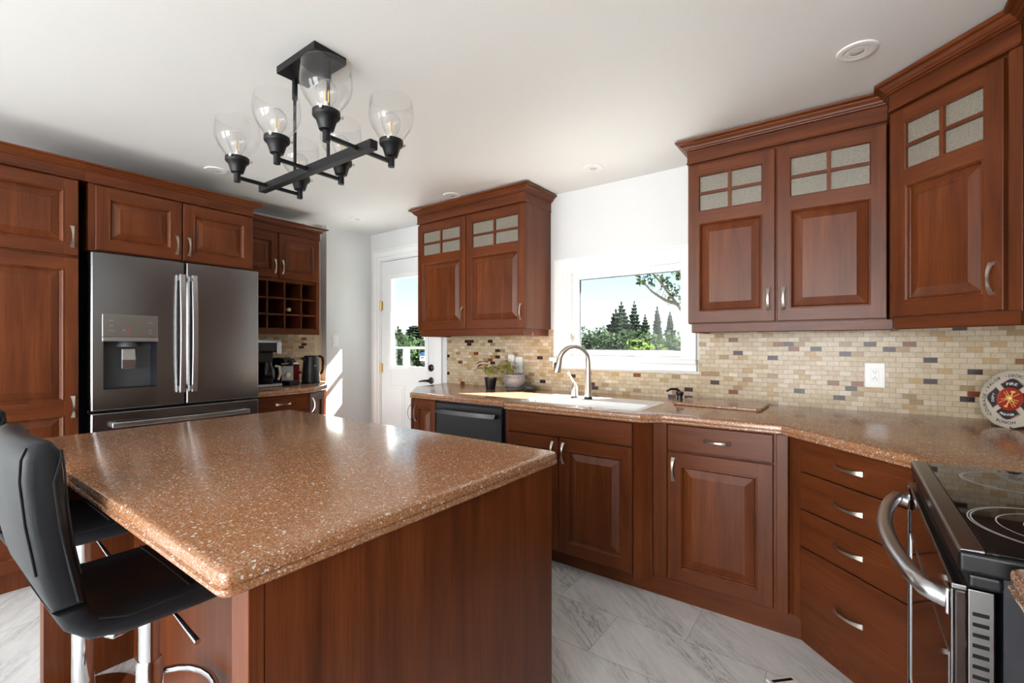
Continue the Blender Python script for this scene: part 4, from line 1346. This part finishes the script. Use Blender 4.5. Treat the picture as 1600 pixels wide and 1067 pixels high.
def stool(label, x, y, dz=0.0):
    s = thing('bar_stool', label, 'bar stool', (x, y, 0), 0, 'black bar stools at the island')
    back = [(-0.223, 0.702), (-0.248, 0.79), (-0.264, 0.90), (-0.272, 0.99), (-0.270, 1.035), (-0.262, 1.058), (-0.243, 1.068), (-0.222, 1.064), (-0.208, 1.045),
            (-0.204, 1.0), (-0.200, 0.93), (-0.190, 0.84), (-0.178, 0.77), (-0.167, 0.702)]
    seat = [(-0.223, 0.70), (-0.205, 0.655), (-0.165, 0.616), (-0.10, 0.600), (0.05, 0.597), (0.16, 0.600), (0.20, 0.608), (0.215, 0.630), (0.203, 0.652), (0.15, 0.660),
            (0.05, 0.656), (-0.08, 0.652), (-0.135, 0.660), (-0.158, 0.68), (-0.167, 0.70)]
    def shell(poly, nm, curve):
        # counter-clockwise in (y, z)?  offset toward the inside either way
        A = sum(poly[i][0] * poly[(i + 1) % len(poly)][1] - poly[(i + 1) % len(poly)][0] * poly[i][1] for i in range(len(poly)))
        sg = -1 if A > 0 else 1
        lo = []
        for xx, ins in ((-0.206, 0.020), (-0.204, 0.011), (-0.199, 0.004), (-0.19, 0.0), (-0.10, -0.002), (0.0, -0.003), (0.10, -0.002), (0.19, 0.0), (0.199, 0.004), (0.204, 0.011), (0.206, 0.020)):
            P = offset_path(poly, sg * ins, True)
            P = [(p[0], max(min(p[1], 1.2), 0.5)) for p in P]
            k = (1 - (xx / 0.2) ** 2)
            lo.append([(xx, p[0] - (0.016 * k * min(1, max(0, (p[1] - 0.70) / 0.15)) if curve else 0), (0.702 if curve and p[1] < 0.704 else (0.70 if (not curve and p[1] > 0.697) else p[1]))) for p in P])
        return MB().loft(lo).build(nm, 'leather', s, 50)
    st = shell(seat, 'seat', False)
    bk = shell(back, 'backrest', True)
    def seam(pts, parent, r=0.0022):
        MB().tube(pts, r, 6).build('seam', 'stitch', parent, 60)
    for sx in (-1, 1):
        X_ = sx * 0.1965
        seam([(X_, p[0] - 0.0, p[1]) for p in back[1:6]], bk)
        seam([(X_, p[0], p[1]) for p in back[8:13]], bk)
        seam([(sx * 0.2035, -0.210, 1.03), (sx * 0.2055, -0.222, 0.98), (sx * 0.206, -0.212, 0.88), (sx * 0.206, -0.196, 0.78), (sx * 0.205, -0.184, 0.715)], bk, 0.0028)
        seam([(sx * 0.204, -0.15, 0.662), (sx * 0.206, -0.10, 0.645), (sx * 0.206, 0.0, 0.646), (sx * 0.206, 0.10, 0.648), (sx * 0.204, 0.19, 0.642)], st, 0.0028)
    seam([(-0.19, 0.03, 0.6565), (-0.1, 0.03, 0.6585), (0, 0.03, 0.6592), (0.1, 0.03, 0.6585), (0.19, 0.03, 0.6565)], st, 0.0025)
    seam([(-0.195, -0.196, 0.87), (-0.1, -0.204, 0.87), (0, -0.207, 0.87), (0.1, -0.204, 0.87), (0.195, -0.196, 0.87)], bk, 0.0025)
    MB().box(-0.10, -0.10, 0.572, 0.10, 0.10, 0.598).build('seat_plate', 'satin_black', s, bevel=0.003)
    MB().lathe([(0.0245, 0.26), (0.0245, 0.571)], 24).build('gas_lift', 'chrome', s, 40)
    MB().lathe([(0.155, 0.0), (0.157, 0.008), (0.15, 0.014), (0.09, 0.022), (0.045, 0.032), (0.034, 0.05), (0.031, 0.10), (0.030, 0.40), (0.026, 0.41)], 40).build('base', 'chrome', s, 40)
    ft = [(-0.012, 0.03, 0.275), (-0.12, 0.04, 0.275)]
    for k in range(11):
        a = pi + pi * -k / 10
        ft.append((0.145 * cos(a), 0.05 + 0.10 * sin(a), 0.275))
    ft += [(0.12, 0.04, 0.275), (0.012, 0.03, 0.275)]
    MB().tube(ft, 0.010, 10).build('footrest', 'chrome', s, 60)
    MB().tube([(0.02, 0.02, 0.566), (0.10, 0.022, 0.562), (0.15, 0.024, 0.552), (0.24, 0.03, 0.528)], [0.004, 0.004, 0.0055, 0.0075], 10).build('height_lever', 'chrome', s, 60)
    for o in s.children:
        if o.name.split('.')[0] in ('seat', 'backrest', 'seat_plate', 'height_lever', 'gas_lift'):
            o.location.z += dz
    return s
stool('nearer black leather bar stool with chrome post, tucked under the island', -1.55, 0.44)
stool('farther black leather bar stool, behind the first one at the left border', -2.17, 0.425, 0.03)

# ------------------------------------------------------------------ ceiling lamp
LX, LY = -1.765, 1.037
ch = thing('ceiling_lamp', 'black six-arm ceiling lamp with clear glass shades over the island', 'ceiling lamp', (LX, LY, ZC))
def z_(a): return a - ZC
MB().box(-0.14, -0.069, -0.0305, 0.14, 0.069, -0.0005).build('canopy', 'satin_black', ch, bevel=0.002)
for x in (-0.1225, 0.1225):
    MB().tube([(x, 0, z_(1.996)), (x, 0, -0.031)], 0.0065, 12).lathe([(0.011, z_(2.30)), (0.011, z_(2.384))], 16, (x, 0, 0)).build('rod', 'satin_black', ch, 40)
MB().box(-0.405, -0.016, z_(1.963), 0.405, 0.016, z_(1.995)).build('bar', 'satin_black', ch, bevel=0.0015)
for ax in (-0.33, 0.0, 0.33):
    for sy in (-1, 1):
        am = MB()
        am.box(ax - 0.0065, sy * 0.0165, z_(1.971), ax + 0.0065, sy * 0.138, z_(1.984))
        am.lathe([(0.0, z_(1.958)), (0.0125, z_(1.958)), (0.0125, z_(1.995)), (0.0, z_(1.995))], 20, (ax, sy * 0.138, 0))
        arm = am.build('arm', 'satin_black', ch, 40)
        cp = MB().lathe([(0.013, 1.9955), (0.024, 1.998), (0.028, 2.012), (0.034, 2.032), (0.043, 2.040), (0.0455, 2.044), (0.0455, 2.060), (0.042, 2.060), (0.040, 2.046), (0.0, 2.044)], 28, (ax, sy * 0.138, -ZC))
        cp.build('socket_cup', 'satin_black', arm, 40)
        sc = MB()
        for k in range(3):
            a = 2 * pi * k / 3 - 0.9
            R3 = Matrix.Rotation(a, 4, 'Z') @ Matrix.Rotation(pi / 2, 4, 'Y')
            sc.lathe([(0.003, 0.0), (0.003, 0.005), (0.0055, 0.005), (0.0055, 0.010), (0.0, 0.010)], 10, (ax + 0.0455 * cos(a), sy * 0.138 + 0.0455 * sin(a), z_(2.052)), mat=R3)
        sc.build('thumbscrew', 'nickel', arm, 40)
        sh = MB().lathe([(0.0385, 2.047), (0.0405, 2.062), (0.052, 2.079), (0.070, 2.105), (0.081, 2.130), (0.0845, 2.150), (0.084, 2.172), (0.0815, 2.195), (0.078, 2.214), (0.079, 2.2165), (0.081, 2.214)], 40, (ax, sy * 0.138, -ZC), caps=False)
        sh.build('glass_shade', 'shade_glass', arm, 60)
        bl = MB().lathe([(0.014, 2.075), (0.020, 2.085), (0.031, 2.105), (0.036, 2.126), (0.033, 2.147), (0.021, 2.162), (0.0, 2.168)], 24, (ax, sy * 0.138, -ZC), caps=False)
        bulb = bl.build('bulb', 'shade_glass', arm, 60)
        MB().lathe([(0.0, 2.0445), (0.0125, 2.0445), (0.0125, 2.078), (0.006, 2.082), (0.004, 2.095), (0.0, 2.096)], 16, (ax, sy * 0.138, -ZC)).build('bulb_base', 'white_plastic', arm, 40)
        fl = MB()
        for k in range(4):
            a = pi / 2 * k + 0.4
            cx_, cy_ = ax + 0.0085 * cos(a), sy * 0.138 + 0.0085 * sin(a)
            fl.tube([(cx_, cy_, z_(2.09)), (cx_, cy_, z_(2.132))], 0.0013, 6)
        fl.build('filament', 'filament', arm)

# recessed ceiling lights
for lab, x, y in (('recessed light in the ceiling in front of the cabinet right of the window', 0.027, 2.25), ('recessed light in the ceiling above the sink window', -1.34, 2.735),
                  ('recessed light in the ceiling just above the cabinet left of the window', -2.461, 2.60), ('recessed light in the ceiling above the refrigerator, behind the lamp', -3.36, 1.313),
                  ('recessed light in the ceiling nearest the outside door', -3.62, 2.577)):
    rl = thing('recessed_light', 'white ' + lab, 'recessed light', (x, y, ZC))
    MB().lathe([(0.046, -0.0005), (0.0685, -0.0005), (0.067, -0.005), (0.055, -0.008), (0.047, -0.006)], 40).build('trim_ring', 'white_plastic', rl, 40)
    MB().lathe([(0.0, -0.003), (0.028, -0.003), (0.031, -0.007), (0.0455, -0.005), (0.0455, -0.0005), (0.0, -0.0005)], 32).build('eyeball', 'white_plastic', rl, 30)
    MB().lathe([(0.0, -0.0075), (0.02, -0.0075), (0.027, -0.0045), (0.027, -0.0032), (0.0, -0.0032)], 24).build('lamp_face', 'grey_light', rl, 40)

# ------------------------------------------------------------------ small things
def outlet(label, x, z):
    o = thing('wall_outlet', label, 'outlet', (x, YW - 0.0085, z))
    MB().box(-0.042, -0.006, -0.064, 0.042, 0, 0.064).build('cover_plate', 'white_plastic', o, bevel=0.003)
    MB().box(-0.017, -0.0085, -0.034, 0.017, -0.0061, 0.034).build('receptacle', 'white_plastic', o, bevel=0.001)
    for zz in (-0.02, 0.02):
        mb = MB().box(-0.0075, -0.0092, zz - 0.005, -0.0055, -0.0086, zz + 0.005)
        mb.build('slot', 'ink', o)
        MB().box(0.0055, -0.0092, zz - 0.004, 0.0075, -0.0086, zz + 0.004).build('slot', 'ink', o)
        MB().lathe([(0.0, 0), (0.0025, 0), (0.0025, 0.0006), (0, 0.0006)], 10, (0, -0.0086, zz - (0.009 if zz > 0 else -0.009)), mat=rotx).build('slot', 'ink', o)
    for zz in (-0.004, 0.004):
        MB().box(-0.006, -0.0095, zz - 0.0025, 0.006, -0.0086, zz + 0.0025).build('test_button', 'white_plastic', o)
    return o
outlet('white double outlet on the tile right of the cutting board', 0.110, 1.110)
outlet('white outlet on the tile behind the potted plants, partly hidden by a plug-in device', -2.155, 1.105)
pg = thing('plug_in_device', 'small white plug-in device in the outlet above the grey plant pot', 'plug', (-2.205, YW - 0.0185, 1.128))
MB().box(-0.028, -0.03, -0.03, 0.028, 0.0, 0.062).build('body', 'white_plastic', pg, bevel=0.008, seg=3)

# potted plants
random.seed(7)
def leaf(mb, base, dirv, L_, w_, mi, droop=0.3, fold=0.25):
    d = Vector(dirv).normalized()
    side = d.cross(Vector((0, 0, 1)))
    side = side.normalized() if side.length > 1e-3 else Vector((1, 0, 0))
    up = side.cross(d).normalized()
    rows = []
    for k in range(7):
        t = k / 6
        c = Vector(base) + d * (L_ * t) - Vector((0, 0, 1)) * (droop * L_ * t * t)
        hw = w_ * (sin(pi * min(1, t ** 0.75)) ** 0.9) * 0.5 + 0.0006
        rows.append([c - side * hw + up * (hw * fold), c, c + side * hw + up * (hw * fold)])
    V = [tuple(p) for r in rows for p in r]
    F_ = []
    for k in range(6):
        for q in range(2):
            F_.append((k * 3 + q, k * 3 + q + 1, k * 3 + q + 4, k * 3 + q + 3))
    mb.add(V, F_, mi)
pp = thing('potted_plant', 'leafy red and green plant in a small black plastic pot', 'potted plant', (-2.245, 2.80, CTR))
MB().lathe([(0.036, 0.0005), (0.0475, 0.078), (0.0505, 0.079), (0.051, 0.092), (0.046, 0.092), (0.044, 0.08), (0.0, 0.08)], 28).build('pot', 'black_plastic', pp, 40)
MB().lathe([(0.0, 0.0835), (0.0435, 0.082), (0.0435, 0.081), (0, 0.081)], 20).build('soil', 'soil', pp, 40)
for k in range(9):
    a = 2 * pi * k / 9 + 0.4
    r_ = 0.012
    h_ = random.uniform(0.06, 0.12)
    tip = Vector((cos(a) * random.uniform(0.02, 0.045), sin(a) * random.uniform(0.02, 0.045), 0.085 + h_))
    mb = MB().tube([(r_ * cos(a), r_ * sin(a), 0.08), tuple(tip * 0.6 + Vector((0, 0, 0.04))), tuple(tip)], [0.0022, 0.0018, 0.0014], 6, 2)
    col = k % 3
    leaf(mb, tip, (cos(a), sin(a), 0.35), random.uniform(0.115, 0.16), random.uniform(0.055, 0.075), 0 if col == 0 else (1 if col == 1 else 2), 0.45)
    mb.build('leaf', ['leaf_red', 'leaf_green', 'leaf_lime'], pp, 60)
for k in range(7):
    a = random.uniform(0, 2 * pi)
    tip = Vector((0.015 * cos(a), 0.015 * sin(a), 0.10 + random.uniform(0, 0.03)))
    mb = MB()
    leaf(mb, tip, (cos(a), sin(a), 1.0), 0.075, 0.04, 1 if k % 2 else 0, 0.2)
    mb.build('leaf', ['leaf_lime', 'leaf_green'], pp, 60)
gp = thing('potted_plant', 'trailing yellow-green plant in a round grey patterned pot on a saucer', 'potted plant', (-2.075, 2.885, CTR))
MB().lathe([(0.0, 0.0005), (0.055, 0.0005), (0.075, 0.012), (0.078, 0.017), (0.07, 0.014), (0.0, 0.012)], 36).build('saucer', 'pot_grey', gp, 40)
MB().lathe([(0.045, 0.0145), (0.060, 0.022), (0.080, 0.05), (0.087, 0.075), (0.084, 0.096), (0.079, 0.104), (0.084, 0.108), (0.0835, 0.118), (0.078, 0.118), (0.074, 0.10), (0.0, 0.098)], 40).build('pot', 'pot_grey', gp, 45)
MB().lathe([(0.0, 0.1045), (0.073, 0.102), (0.073, 0.0985), (0, 0.0985)], 20).build('soil', 'soil', gp, 40)
for k in range(26):
    a = pi + random.uniform(-1.2, 1.2)
    out_ = random.uniform(0.05, 0.105)
    z0 = 0.10
    p0 = Vector((-0.03 + random.uniform(-0.02, 0.02), random.uniform(-0.03, 0.03), z0))
    top_ = random.uniform(0.05, 0.12)
    e_ = p0 + Vector((cos(a) * out_, sin(a) * out_ * 0.7 - 0.02, random.choice([-0.02, 0.05, -0.07]) if out_ > 0.075 else 0.06))
    m1 = p0 * 0.5 + e_ * 0.5 + Vector((0, 0, top_ * 0.8))
    mb = MB().tube([tuple(p0), tuple(m1), tuple(e_)], [0.0016, 0.0013, 0.001], 5, 0)
    for t in (0.35, 0.5, 0.65, 0.8, 0.95):
        c = p0.lerp(m1, t * 2) if t < 0.5 else m1.lerp(e_, t * 2 - 1)
        b_a = random.uniform(0, 2 * pi)
        leaf(mb, c, (cos(b_a), sin(b_a), random.uniform(-0.2, 0.5)), random.uniform(0.04, 0.07), 0.016, random.choice([0, 0, 1, 2]), 0.4)
    mb.build('trailing_stem', ['leaf_lime', 'leaf_green', 'leaf_brown'], gp, 60)
sp = MB().lathe([(0.0, 0.0005), (0.038, 0.0005), (0.047, 0.008), (0.050, 0.020), (0.047, 0.034), (0.036, 0.041), (0.0, 0.042)], 36, (-1.945, 2.905, CTR))
tag(sp.build('smart_speaker', 'plastic_grey', None, 50), 'small dark grey round speaker beside the grey plant pot', 'speaker')

# decorative plate on a wire stand
PX, PY, PZ = 0.545, 2.775, 1.042
TH = radians(-50)
pl = thing('decorative_plate', 'round cream firefighter plate with red centre on the corner counter', 'plate', (PX, PY, PZ), TH)
pl.rotation_euler = (radians(-10), 0, TH)
def wavy(r, amp, y, n=96):
    return [((r + amp * sin(12 * 2 * pi * k / n) * 0.6 + amp * sin(7 * 2 * pi * k / n) * 0.5) * cos(2 * pi * k / n), y, (r + amp * sin(12 * 2 * pi * k / n) * 0.6 + amp * sin(7 * 2 * pi * k / n) * 0.5) * sin(2 * pi * k / n)) for k in range(96)]
MB().loft([wavy(0.10, 0.0, 0.012), wavy(0.119, 0.0018, 0.004), wavy(0.1205, 0.002, 0.001), wavy(0.117, 0.0018, -0.002), wavy(0.085, 0.0, 0.0), wavy(0.04, 0.0, 0.0)]).build('dish', 'cream', pl, 50)
def lobe(k, grow, y0, y1, mi, mb):
    """one flared arm of the cross, k quarter turns from the top"""
    prof = []
    R0, R1 = 0.046 - grow * 0.2, 0.082 + grow
    hw = radians(36) + grow * 8
    for i in range(9):
        t = -1 + 2 * i / 8
        a = t * hw
        rr_ = R1 - 0.010 * (abs(t) ** 2) + 0.004 * cos(t * pi * 1.5)
        prof.append((rr_ * sin(a), rr_ * cos(a)))
    for i in range(7):
        t = 1 - 2 * i / 6
        a = t * hw * 0.86
        prof.append((R0 * sin(a), R0 * cos(a)))
    ca, sa = cos(k * pi / 2), sin(k * pi / 2)
    P = [(x * ca - z * sa, x * sa + z * ca) for x, z in prof]
    disc_poly(mb, P, y0, y1 - y0, mi)
for k in range(4):
    mb = MB()
    lobe(k, 0.0035, -0.0035, 0.002, 1, mb)
    lobe(k, 0.0, -0.0045, -0.0034, 0, mb)
    mb.build('cross_arm', ['plate_dark', 'pink_edge'], pl)
MB().lathe([(0.0, 0.001), (0.047, 0.001), (0.049, 0.004), (0.047, 0.0065), (0.044, 0.005), (0.0, 0.0045)], 48, mat=rotx).build('center_medallion', ['plate_red'], pl, 40)
em = MB()
def stick(mb, x0, z0, x1, z1, r, mi=0):
    mb.tube([(x0, -0.008, z0), (x1, -0.008, z1)], r, 8, mi)
def ladder(mb, x0, z0, x1, z1, w_):
    d = Vector((x1 - x0, z1 - z0)); L_ = d.length; d /= L_
    nn = Vector((-d.y, d.x)) * w_
    stick(mb, x0 + nn.x, z0 + nn.y, x1 + nn.x, z1 + nn.y, 0.0013)
    stick(mb, x0 - nn.x, z0 - nn.y, x1 - nn.x, z1 - nn.y, 0.0013)
    for q in range(1, 6):
        c = Vector((x0, z0)).lerp(Vector((x1, z1)), q / 6)
        stick(mb, c.x + nn.x, c.y + nn.y, c.x - nn.x, c.y - nn.y, 0.001)
ladder(em, -0.018, 0.030, 0.024, -0.032, 0.0045)
stick(em, -0.034, -0.020, 0.034, 0.024, 0.0016)
stick(em, 0.012, 0.030, -0.006, -0.034, 0.0022)
em.lathe([(0.0, 0.0), (0.012, 0.0), (0.011, 0.005), (0.007, 0.008), (0.0, 0.009)], 20, (0, -0.007, 0.004), mat=rotx)
stick(em, 0.004, -0.004, 0.032, -0.016, 0.002)
stick(em, 0.006, 0.000, 0.036, -0.006, 0.0016)
stick(em, -0.028, -0.004, -0.008, 0.000, 0.002)
em.box(0.004, -0.010, 0.026, 0.019, -0.006, 0.034)
em.box(-0.012, -0.010, -0.036, -0.001, -0.006, -0.028)
em.build('firefighter_emblem', 'gold', pl, 40)
def glyph(ch, size):
    cu_ = bpy.data.curves.new('t', 'FONT')
    cu_.body = ch
    cu_.size = size
    cu_.extrude = 0.0004
    cu_.resolution_u = 3
    cu_.align_x = 'CENTER'
    ob = bpy.data.objects.new('t', cu_)
    COL.objects.link(ob)
    bpy.context.view_layer.update()
    me = bpy.data.meshes.new_from_object(ob.evaluated_get(bpy.context.evaluated_depsgraph_get()))
    V = [tuple(v.co) for v in me.vertices]
    F_ = [tuple(p.vertices) for p in me.polygons]
    xs = [v[0] for v in V] or [0]
    bpy.data.objects.remove(ob)
    bpy.data.curves.remove(cu_)
    bpy.data.meshes.remove(me)
    return V, F_, max(xs) - min(xs), (max(xs) + min(xs)) / 2
def ring_text(name, text, size, r, a_mid, y, mat_, spread=1.0, inward=False, bold=1.0):
    gl = [glyph(c, size) for c in text]
    gap = size * 0.13 * spread
    tot = sum(g[2] for g in gl) * bold + gap * (len(gl) - 1)
    pos = -tot / 2
    mb = MB()
    for V, F_, w_, cxm in gl:
        c = (pos + w_ * bold / 2) / r
        pos += w_ * bold + gap
        a = a_mid - c if not inward else a_mid + c
        rot = a - pi / 2 if not inward else a + pi / 2
        ca, sa = cos(rot), sin(rot)
        ox_, oz_ = r * cos(a), r * sin(a)
        P = []
        for vx, vy, vz in V:
            lx, lz = (vx - cxm) * bold, vy
            P.append((ox_ + lx * ca - lz * sa, y - vz, oz_ + lx * sa + lz * ca))
        mb.add(P, F_)
    return mb.build(name, mat_, pl)
ring_text('word_valor', 'VALOR', 0.0185, 0.0925, radians(139), -0.0016, 'ink')
ring_text('word_dedication', 'DEDICATION', 0.0185, 0.0925, radians(66), -0.0016, 'ink')
ring_text('word_courage', 'COURAGE', 0.0185, 0.0925, radians(201), -0.0016, 'ink')
ring_text('word_honor', 'HONOR', 0.0185, 0.0925, radians(267), -0.0016, 'ink')
for a in (107, 165, 232):
    MB().lathe([(0.0, 0), (0.002, 0), (0.002, 0.0008), (0, 0.0008)], 10, (0.098 * cos(radians(a)), -0.0012, 0.098 * sin(radians(a))), mat=rotx).build('dot', 'ink', pl)
ring_text('word_fire', 'FIRE', 0.0165, 0.058, radians(90), -0.005, 'white_ink', 1.0, False, 1.35)
ring_text('word_fighter', 'FIGHTER', 0.0135, 0.071, radians(270), -0.005, 'white_ink', 0.8, True, 1.15)
ring_text('word_dept', 'DEPT', 0.0135, 0.058, radians(180), -0.005, 'white_ink', 0.8, False, 1.1)
ps = thing('plate_stand', 'thin dark wire stand holding the firefighter plate', 'plate stand', (PX, PY, CTR), TH)
for sx in (-0.035, 0.035):
    MB().tube([(sx, -0.045, 0.012), (sx, -0.042, 0.004), (sx, 0.0, 0.004), (sx, 0.07, 0.004), (sx, 0.055, 0.03), (sx * 0.8, 0.045, 0.12)], 0.0022, 8).build('wire_leg', 'bronze', ps, 60)
MB().tube([(-0.035, 0.068, 0.0045), (0.035, 0.068, 0.0045)], 0.002, 8).build('cross_wire', 'bronze', ps, 60)

# floor register
fr_ = thing('floor_register', 'white floor vent register at the bottom border', 'floor vent', (-0.108, 1.912, 0), radians(-135))
MB().box(-0.055, -0.15, 0.0005, 0.055, 0.15, 0.006).build('frame', 'white_plastic', fr_, bevel=0.002)
for k in range(9):
    y = -0.128 + k * 0.032
    MB().box(-0.042, y - 0.010, 0.0061, 0.042, y + 0.002, 0.0068).build('slot', 'ink', fr_)

# ------------------------------------------------------------------ outdoors
GZ = -0.9
struct(MB().box(-60, YW + 0.2, GZ - 0.1, 40, 80, GZ).build('ground', 'grass'), 'grass outside the window')
struct(MB().box(-6.5, YW + 0.151, 2.50, 2.5, 3.885, 2.60).build('trim_1', 'white_trim'), 'roof eave over the window wall outside')
struct(MB().box(-8.4, YW + 0.16, -0.18, 0.9, 5.7, -0.12).build('trim_2', 'deck'), 'unseen pale deck added outside the door to bounce sunlight indoors')  # out of view, added as a reflector to brighten the ceiling
random.seed(21)
def blob_leaves(mb, c, r, n, size, mi=0):
    for _ in range(n):
        u = Vector((random.gauss(0, 1), random.gauss(0, 1), random.gauss(0, 1))).normalized()
        k = random.uniform(0.75, 1.05)
        p = Vector(c) + Vector((u.x * r[0], u.y * r[1], u.z * r[2])) * k
        a = Vector((random.uniform(-1, 1), random.uniform(-1, 1), random.uniform(-1, 1))).normalized()
        b_ = a.cross(u).normalized() if a.cross(u).length > 0.01 else Vector((1, 0, 0))
        s_ = size * random.uniform(0.6, 1.3)
        a, b_ = a * s_, b_ * s_ * 0.6
        mb.add([tuple(p - a), tuple(p + b_), tuple(p + a), tuple(p - b_)], [(0, 1, 2, 3)], mi)
th = MB()
for k in range(16):
    x = -8.2 + k * 0.40
    y = 12.6 + random.uniform(-0.5, 0.5)
    h_ = 1.47 - 0.022 * k + random.uniform(-0.07, 0.07)
    blob_leaves(th, (x, y, GZ + h_ * 0.95), (0.75, 0.7, h_), 1700, 0.062)
for k in range(10):
    x = -18.0 + k * 0.8
    blob_leaves(th, (x, 11.0 + random.uniform(-0.6, 0.6), GZ + 1.2), (1.0, 0.9, random.uniform(1.15, 1.4)), 1300, 0.075)
tho = th.build('shrub_thicket', 'foliage')
tho['kind'] = 'stuff'
tag(tho, 'dense green mass of shrubs outside the sink window', 'shrubs')
bs = MB()
for c, r in (((-4.05, 10.6, 0.75), (0.55, 0.5, 0.62)), ((-4.5, 10.3, 0.45), (0.5, 0.5, 0.5)), ((-3.6, 10.5, 0.5), (0.5, 0.5, 0.75))):
    blob_leaves(bs, c, r, 600, 0.07)
    bs.tube([(c[0], c[1], GZ), (c[0], c[1], c[2])], 0.04, 6, 1)
tag(bs.build('shrub', ['foliage_bright', 'bark']), 'bright yellow-green shrub at the right in the sink window', 'shrub')
def conifer(label, x, y, h_, r_):
    t = thing('conifer_tree', label, 'tree', (x, y, GZ))
    MB().tube([(0, 0, 0), (0, 0, h_ * 0.6), (0, 0, h_)], [0.12, 0.07, 0.015], 7).build('trunk', 'bark', t)
    mb = MB()
    nl = 22
    for k in range(nl):
        f = k / (nl - 1)
        z = h_ * (0.12 + 0.86 * f)
        R_ = r_ * (1 - f) ** 0.85 * random.uniform(0.8, 1.1) + 0.06
        nb = max(5, int(13 * (1 - f * 0.6)))
        for q in range(nb):
            a = 2 * pi * q / nb + random.uniform(-0.3, 0.3)
            Rr = R_ * random.uniform(0.7, 1.1)
            w_ = 0.13 + 0.16 * Rr
            d = Vector((cos(a), sin(a), 0)); s_ = Vector((-sin(a), cos(a), 0))
            p0 = Vector((0, 0, z)); p1 = p0 + d * Rr * 0.6 + Vector((0, 0, -Rr * 0.22)); p2 = p0 + d * Rr + Vector((0, 0, -Rr * 0.16))
            mb.add([tuple(p0), tuple(p1 - s_ * w_), tuple(p2), tuple(p1 + s_ * w_)], [(0, 1, 2, 3)])
            mb.add([tuple(p0 - Vector((0, 0, 0.12))), tuple(p1 - Vector((0, 0, w_ * 1.1))), tuple(p2), tuple(p1 + Vector((0, 0, w_ * 0.4)))], [(0, 1, 2, 3)])
    mb.build('branches', 'needle', t)
conifer('left and broadest of the dark conifers outside the sink window', -8.96, 20.69, 3.89, 1.65)
conifer('tall dark conifer close beside the broadest one outside the sink window', -10.72, 25.59, 4.73, 1.65)
conifer('slender conifer with a pointed top near the middle of the sink window', -11.62, 29.89, 5.15, 1.24)
conifer('short conifer right of the slender one outside the sink window', -12.45, 34.23, 4.51, 1.33)
conifer('dark conifer second from the right edge of the sink window', -8.03, 23.84, 4.18, 0.80)
conifer('conifer nearest the right edge of the sink window', -8.74, 28.27, 4.20, 0.92)
conifer('leftmost conifer outside, seen through the door glass', -17.33, 14.59, 3.09, 2.07)
conifer('second conifer outside, seen through the door glass', -22.00, 19.85, 3.71, 2.74)
bt = thing('leafy_tree', 'bare-branched tree with sparse leaves at the upper right of the sink window', 'tree', (-2.35, 9.35, GZ))
tr = MB().tube([(0, 0, 0), (0.02, 0, 1.5), (-0.1, 0, 2.4), (-0.1, 0.05, 3.3), (0.0, 0.1, 4.0)], [0.10, 0.085, 0.07, 0.05, 0.03], 8)
tr.build('trunk', 'bark', bt, 60)
branches = [[(-0.1, 0, 2.5), (-0.33, -0.17, 2.92), (-0.62, -0.38, 3.40), (-0.85, -0.55, 3.72), (-0.98, -0.65, 3.95)],
            [(-0.33, -0.17, 2.95), (-0.55, -0.3, 3.04), (-0.75, -0.45, 3.20), (-0.86, -0.5, 3.34), (-0.88, -0.55, 3.5)],
            [(-0.1, 0, 2.9), (-0.25, -0.1, 3.4), (-0.42, -0.2, 3.8), (-0.5, -0.25, 4.1)],
            [(-0.1, 0.03, 2.7), (-0.05, -0.15, 3.0), (-0.15, -0.25, 3.3), (-0.14, -0.3, 3.7)],
            [(-0.85, -0.55, 3.70), (-1.05, -0.62, 3.72), (-1.25, -0.75, 3.85)]]
for bpts in branches:
    b0 = MB().tube(bpts, [0.035 * (1 - 0.18 * k) for k in range(len(bpts))], 7).build('branch', 'bark', bt, 60)
    lv_ = MB()
    for k in range(len(bpts) - 1):
        for q in range(4):
            c = Vector(bpts[k]).lerp(Vector(bpts[k + 1]), q / 4)
            e_ = c + Vector((random.uniform(-0.25, 0.2), random.uniform(-0.2, 0.2), random.uniform(0.02, 0.35)))
            lv_.tube([tuple(c), tuple(e_)], [0.006, 0.003], 4, 1)
            blob_leaves(lv_, e_, (0.09, 0.09, 0.07), 9, 0.045, 0)
    lv_.build('twigs', ['foliage', 'bark'], b0)

dkr = thing('deck_railing', 'white deck railing outside, seen through the door glass', 'railing', (-6.6, 5.8, GZ))
MB().box(-1.5, -0.045, 2.09, 1.35, 0.045, 2.13).build('top_rail', 'white_rail', dkr)
MB().box(-1.5, -0.02, 1.25, 1.35, 0.02, 1.29).build('bottom_rail', 'white_rail', dkr)
for x in (-1.45, -0.05, 1.3):
    MB().box(x - 0.045, -0.045, 0.0, x + 0.045, 0.045, 2.089).build('post', 'white_rail', dkr)
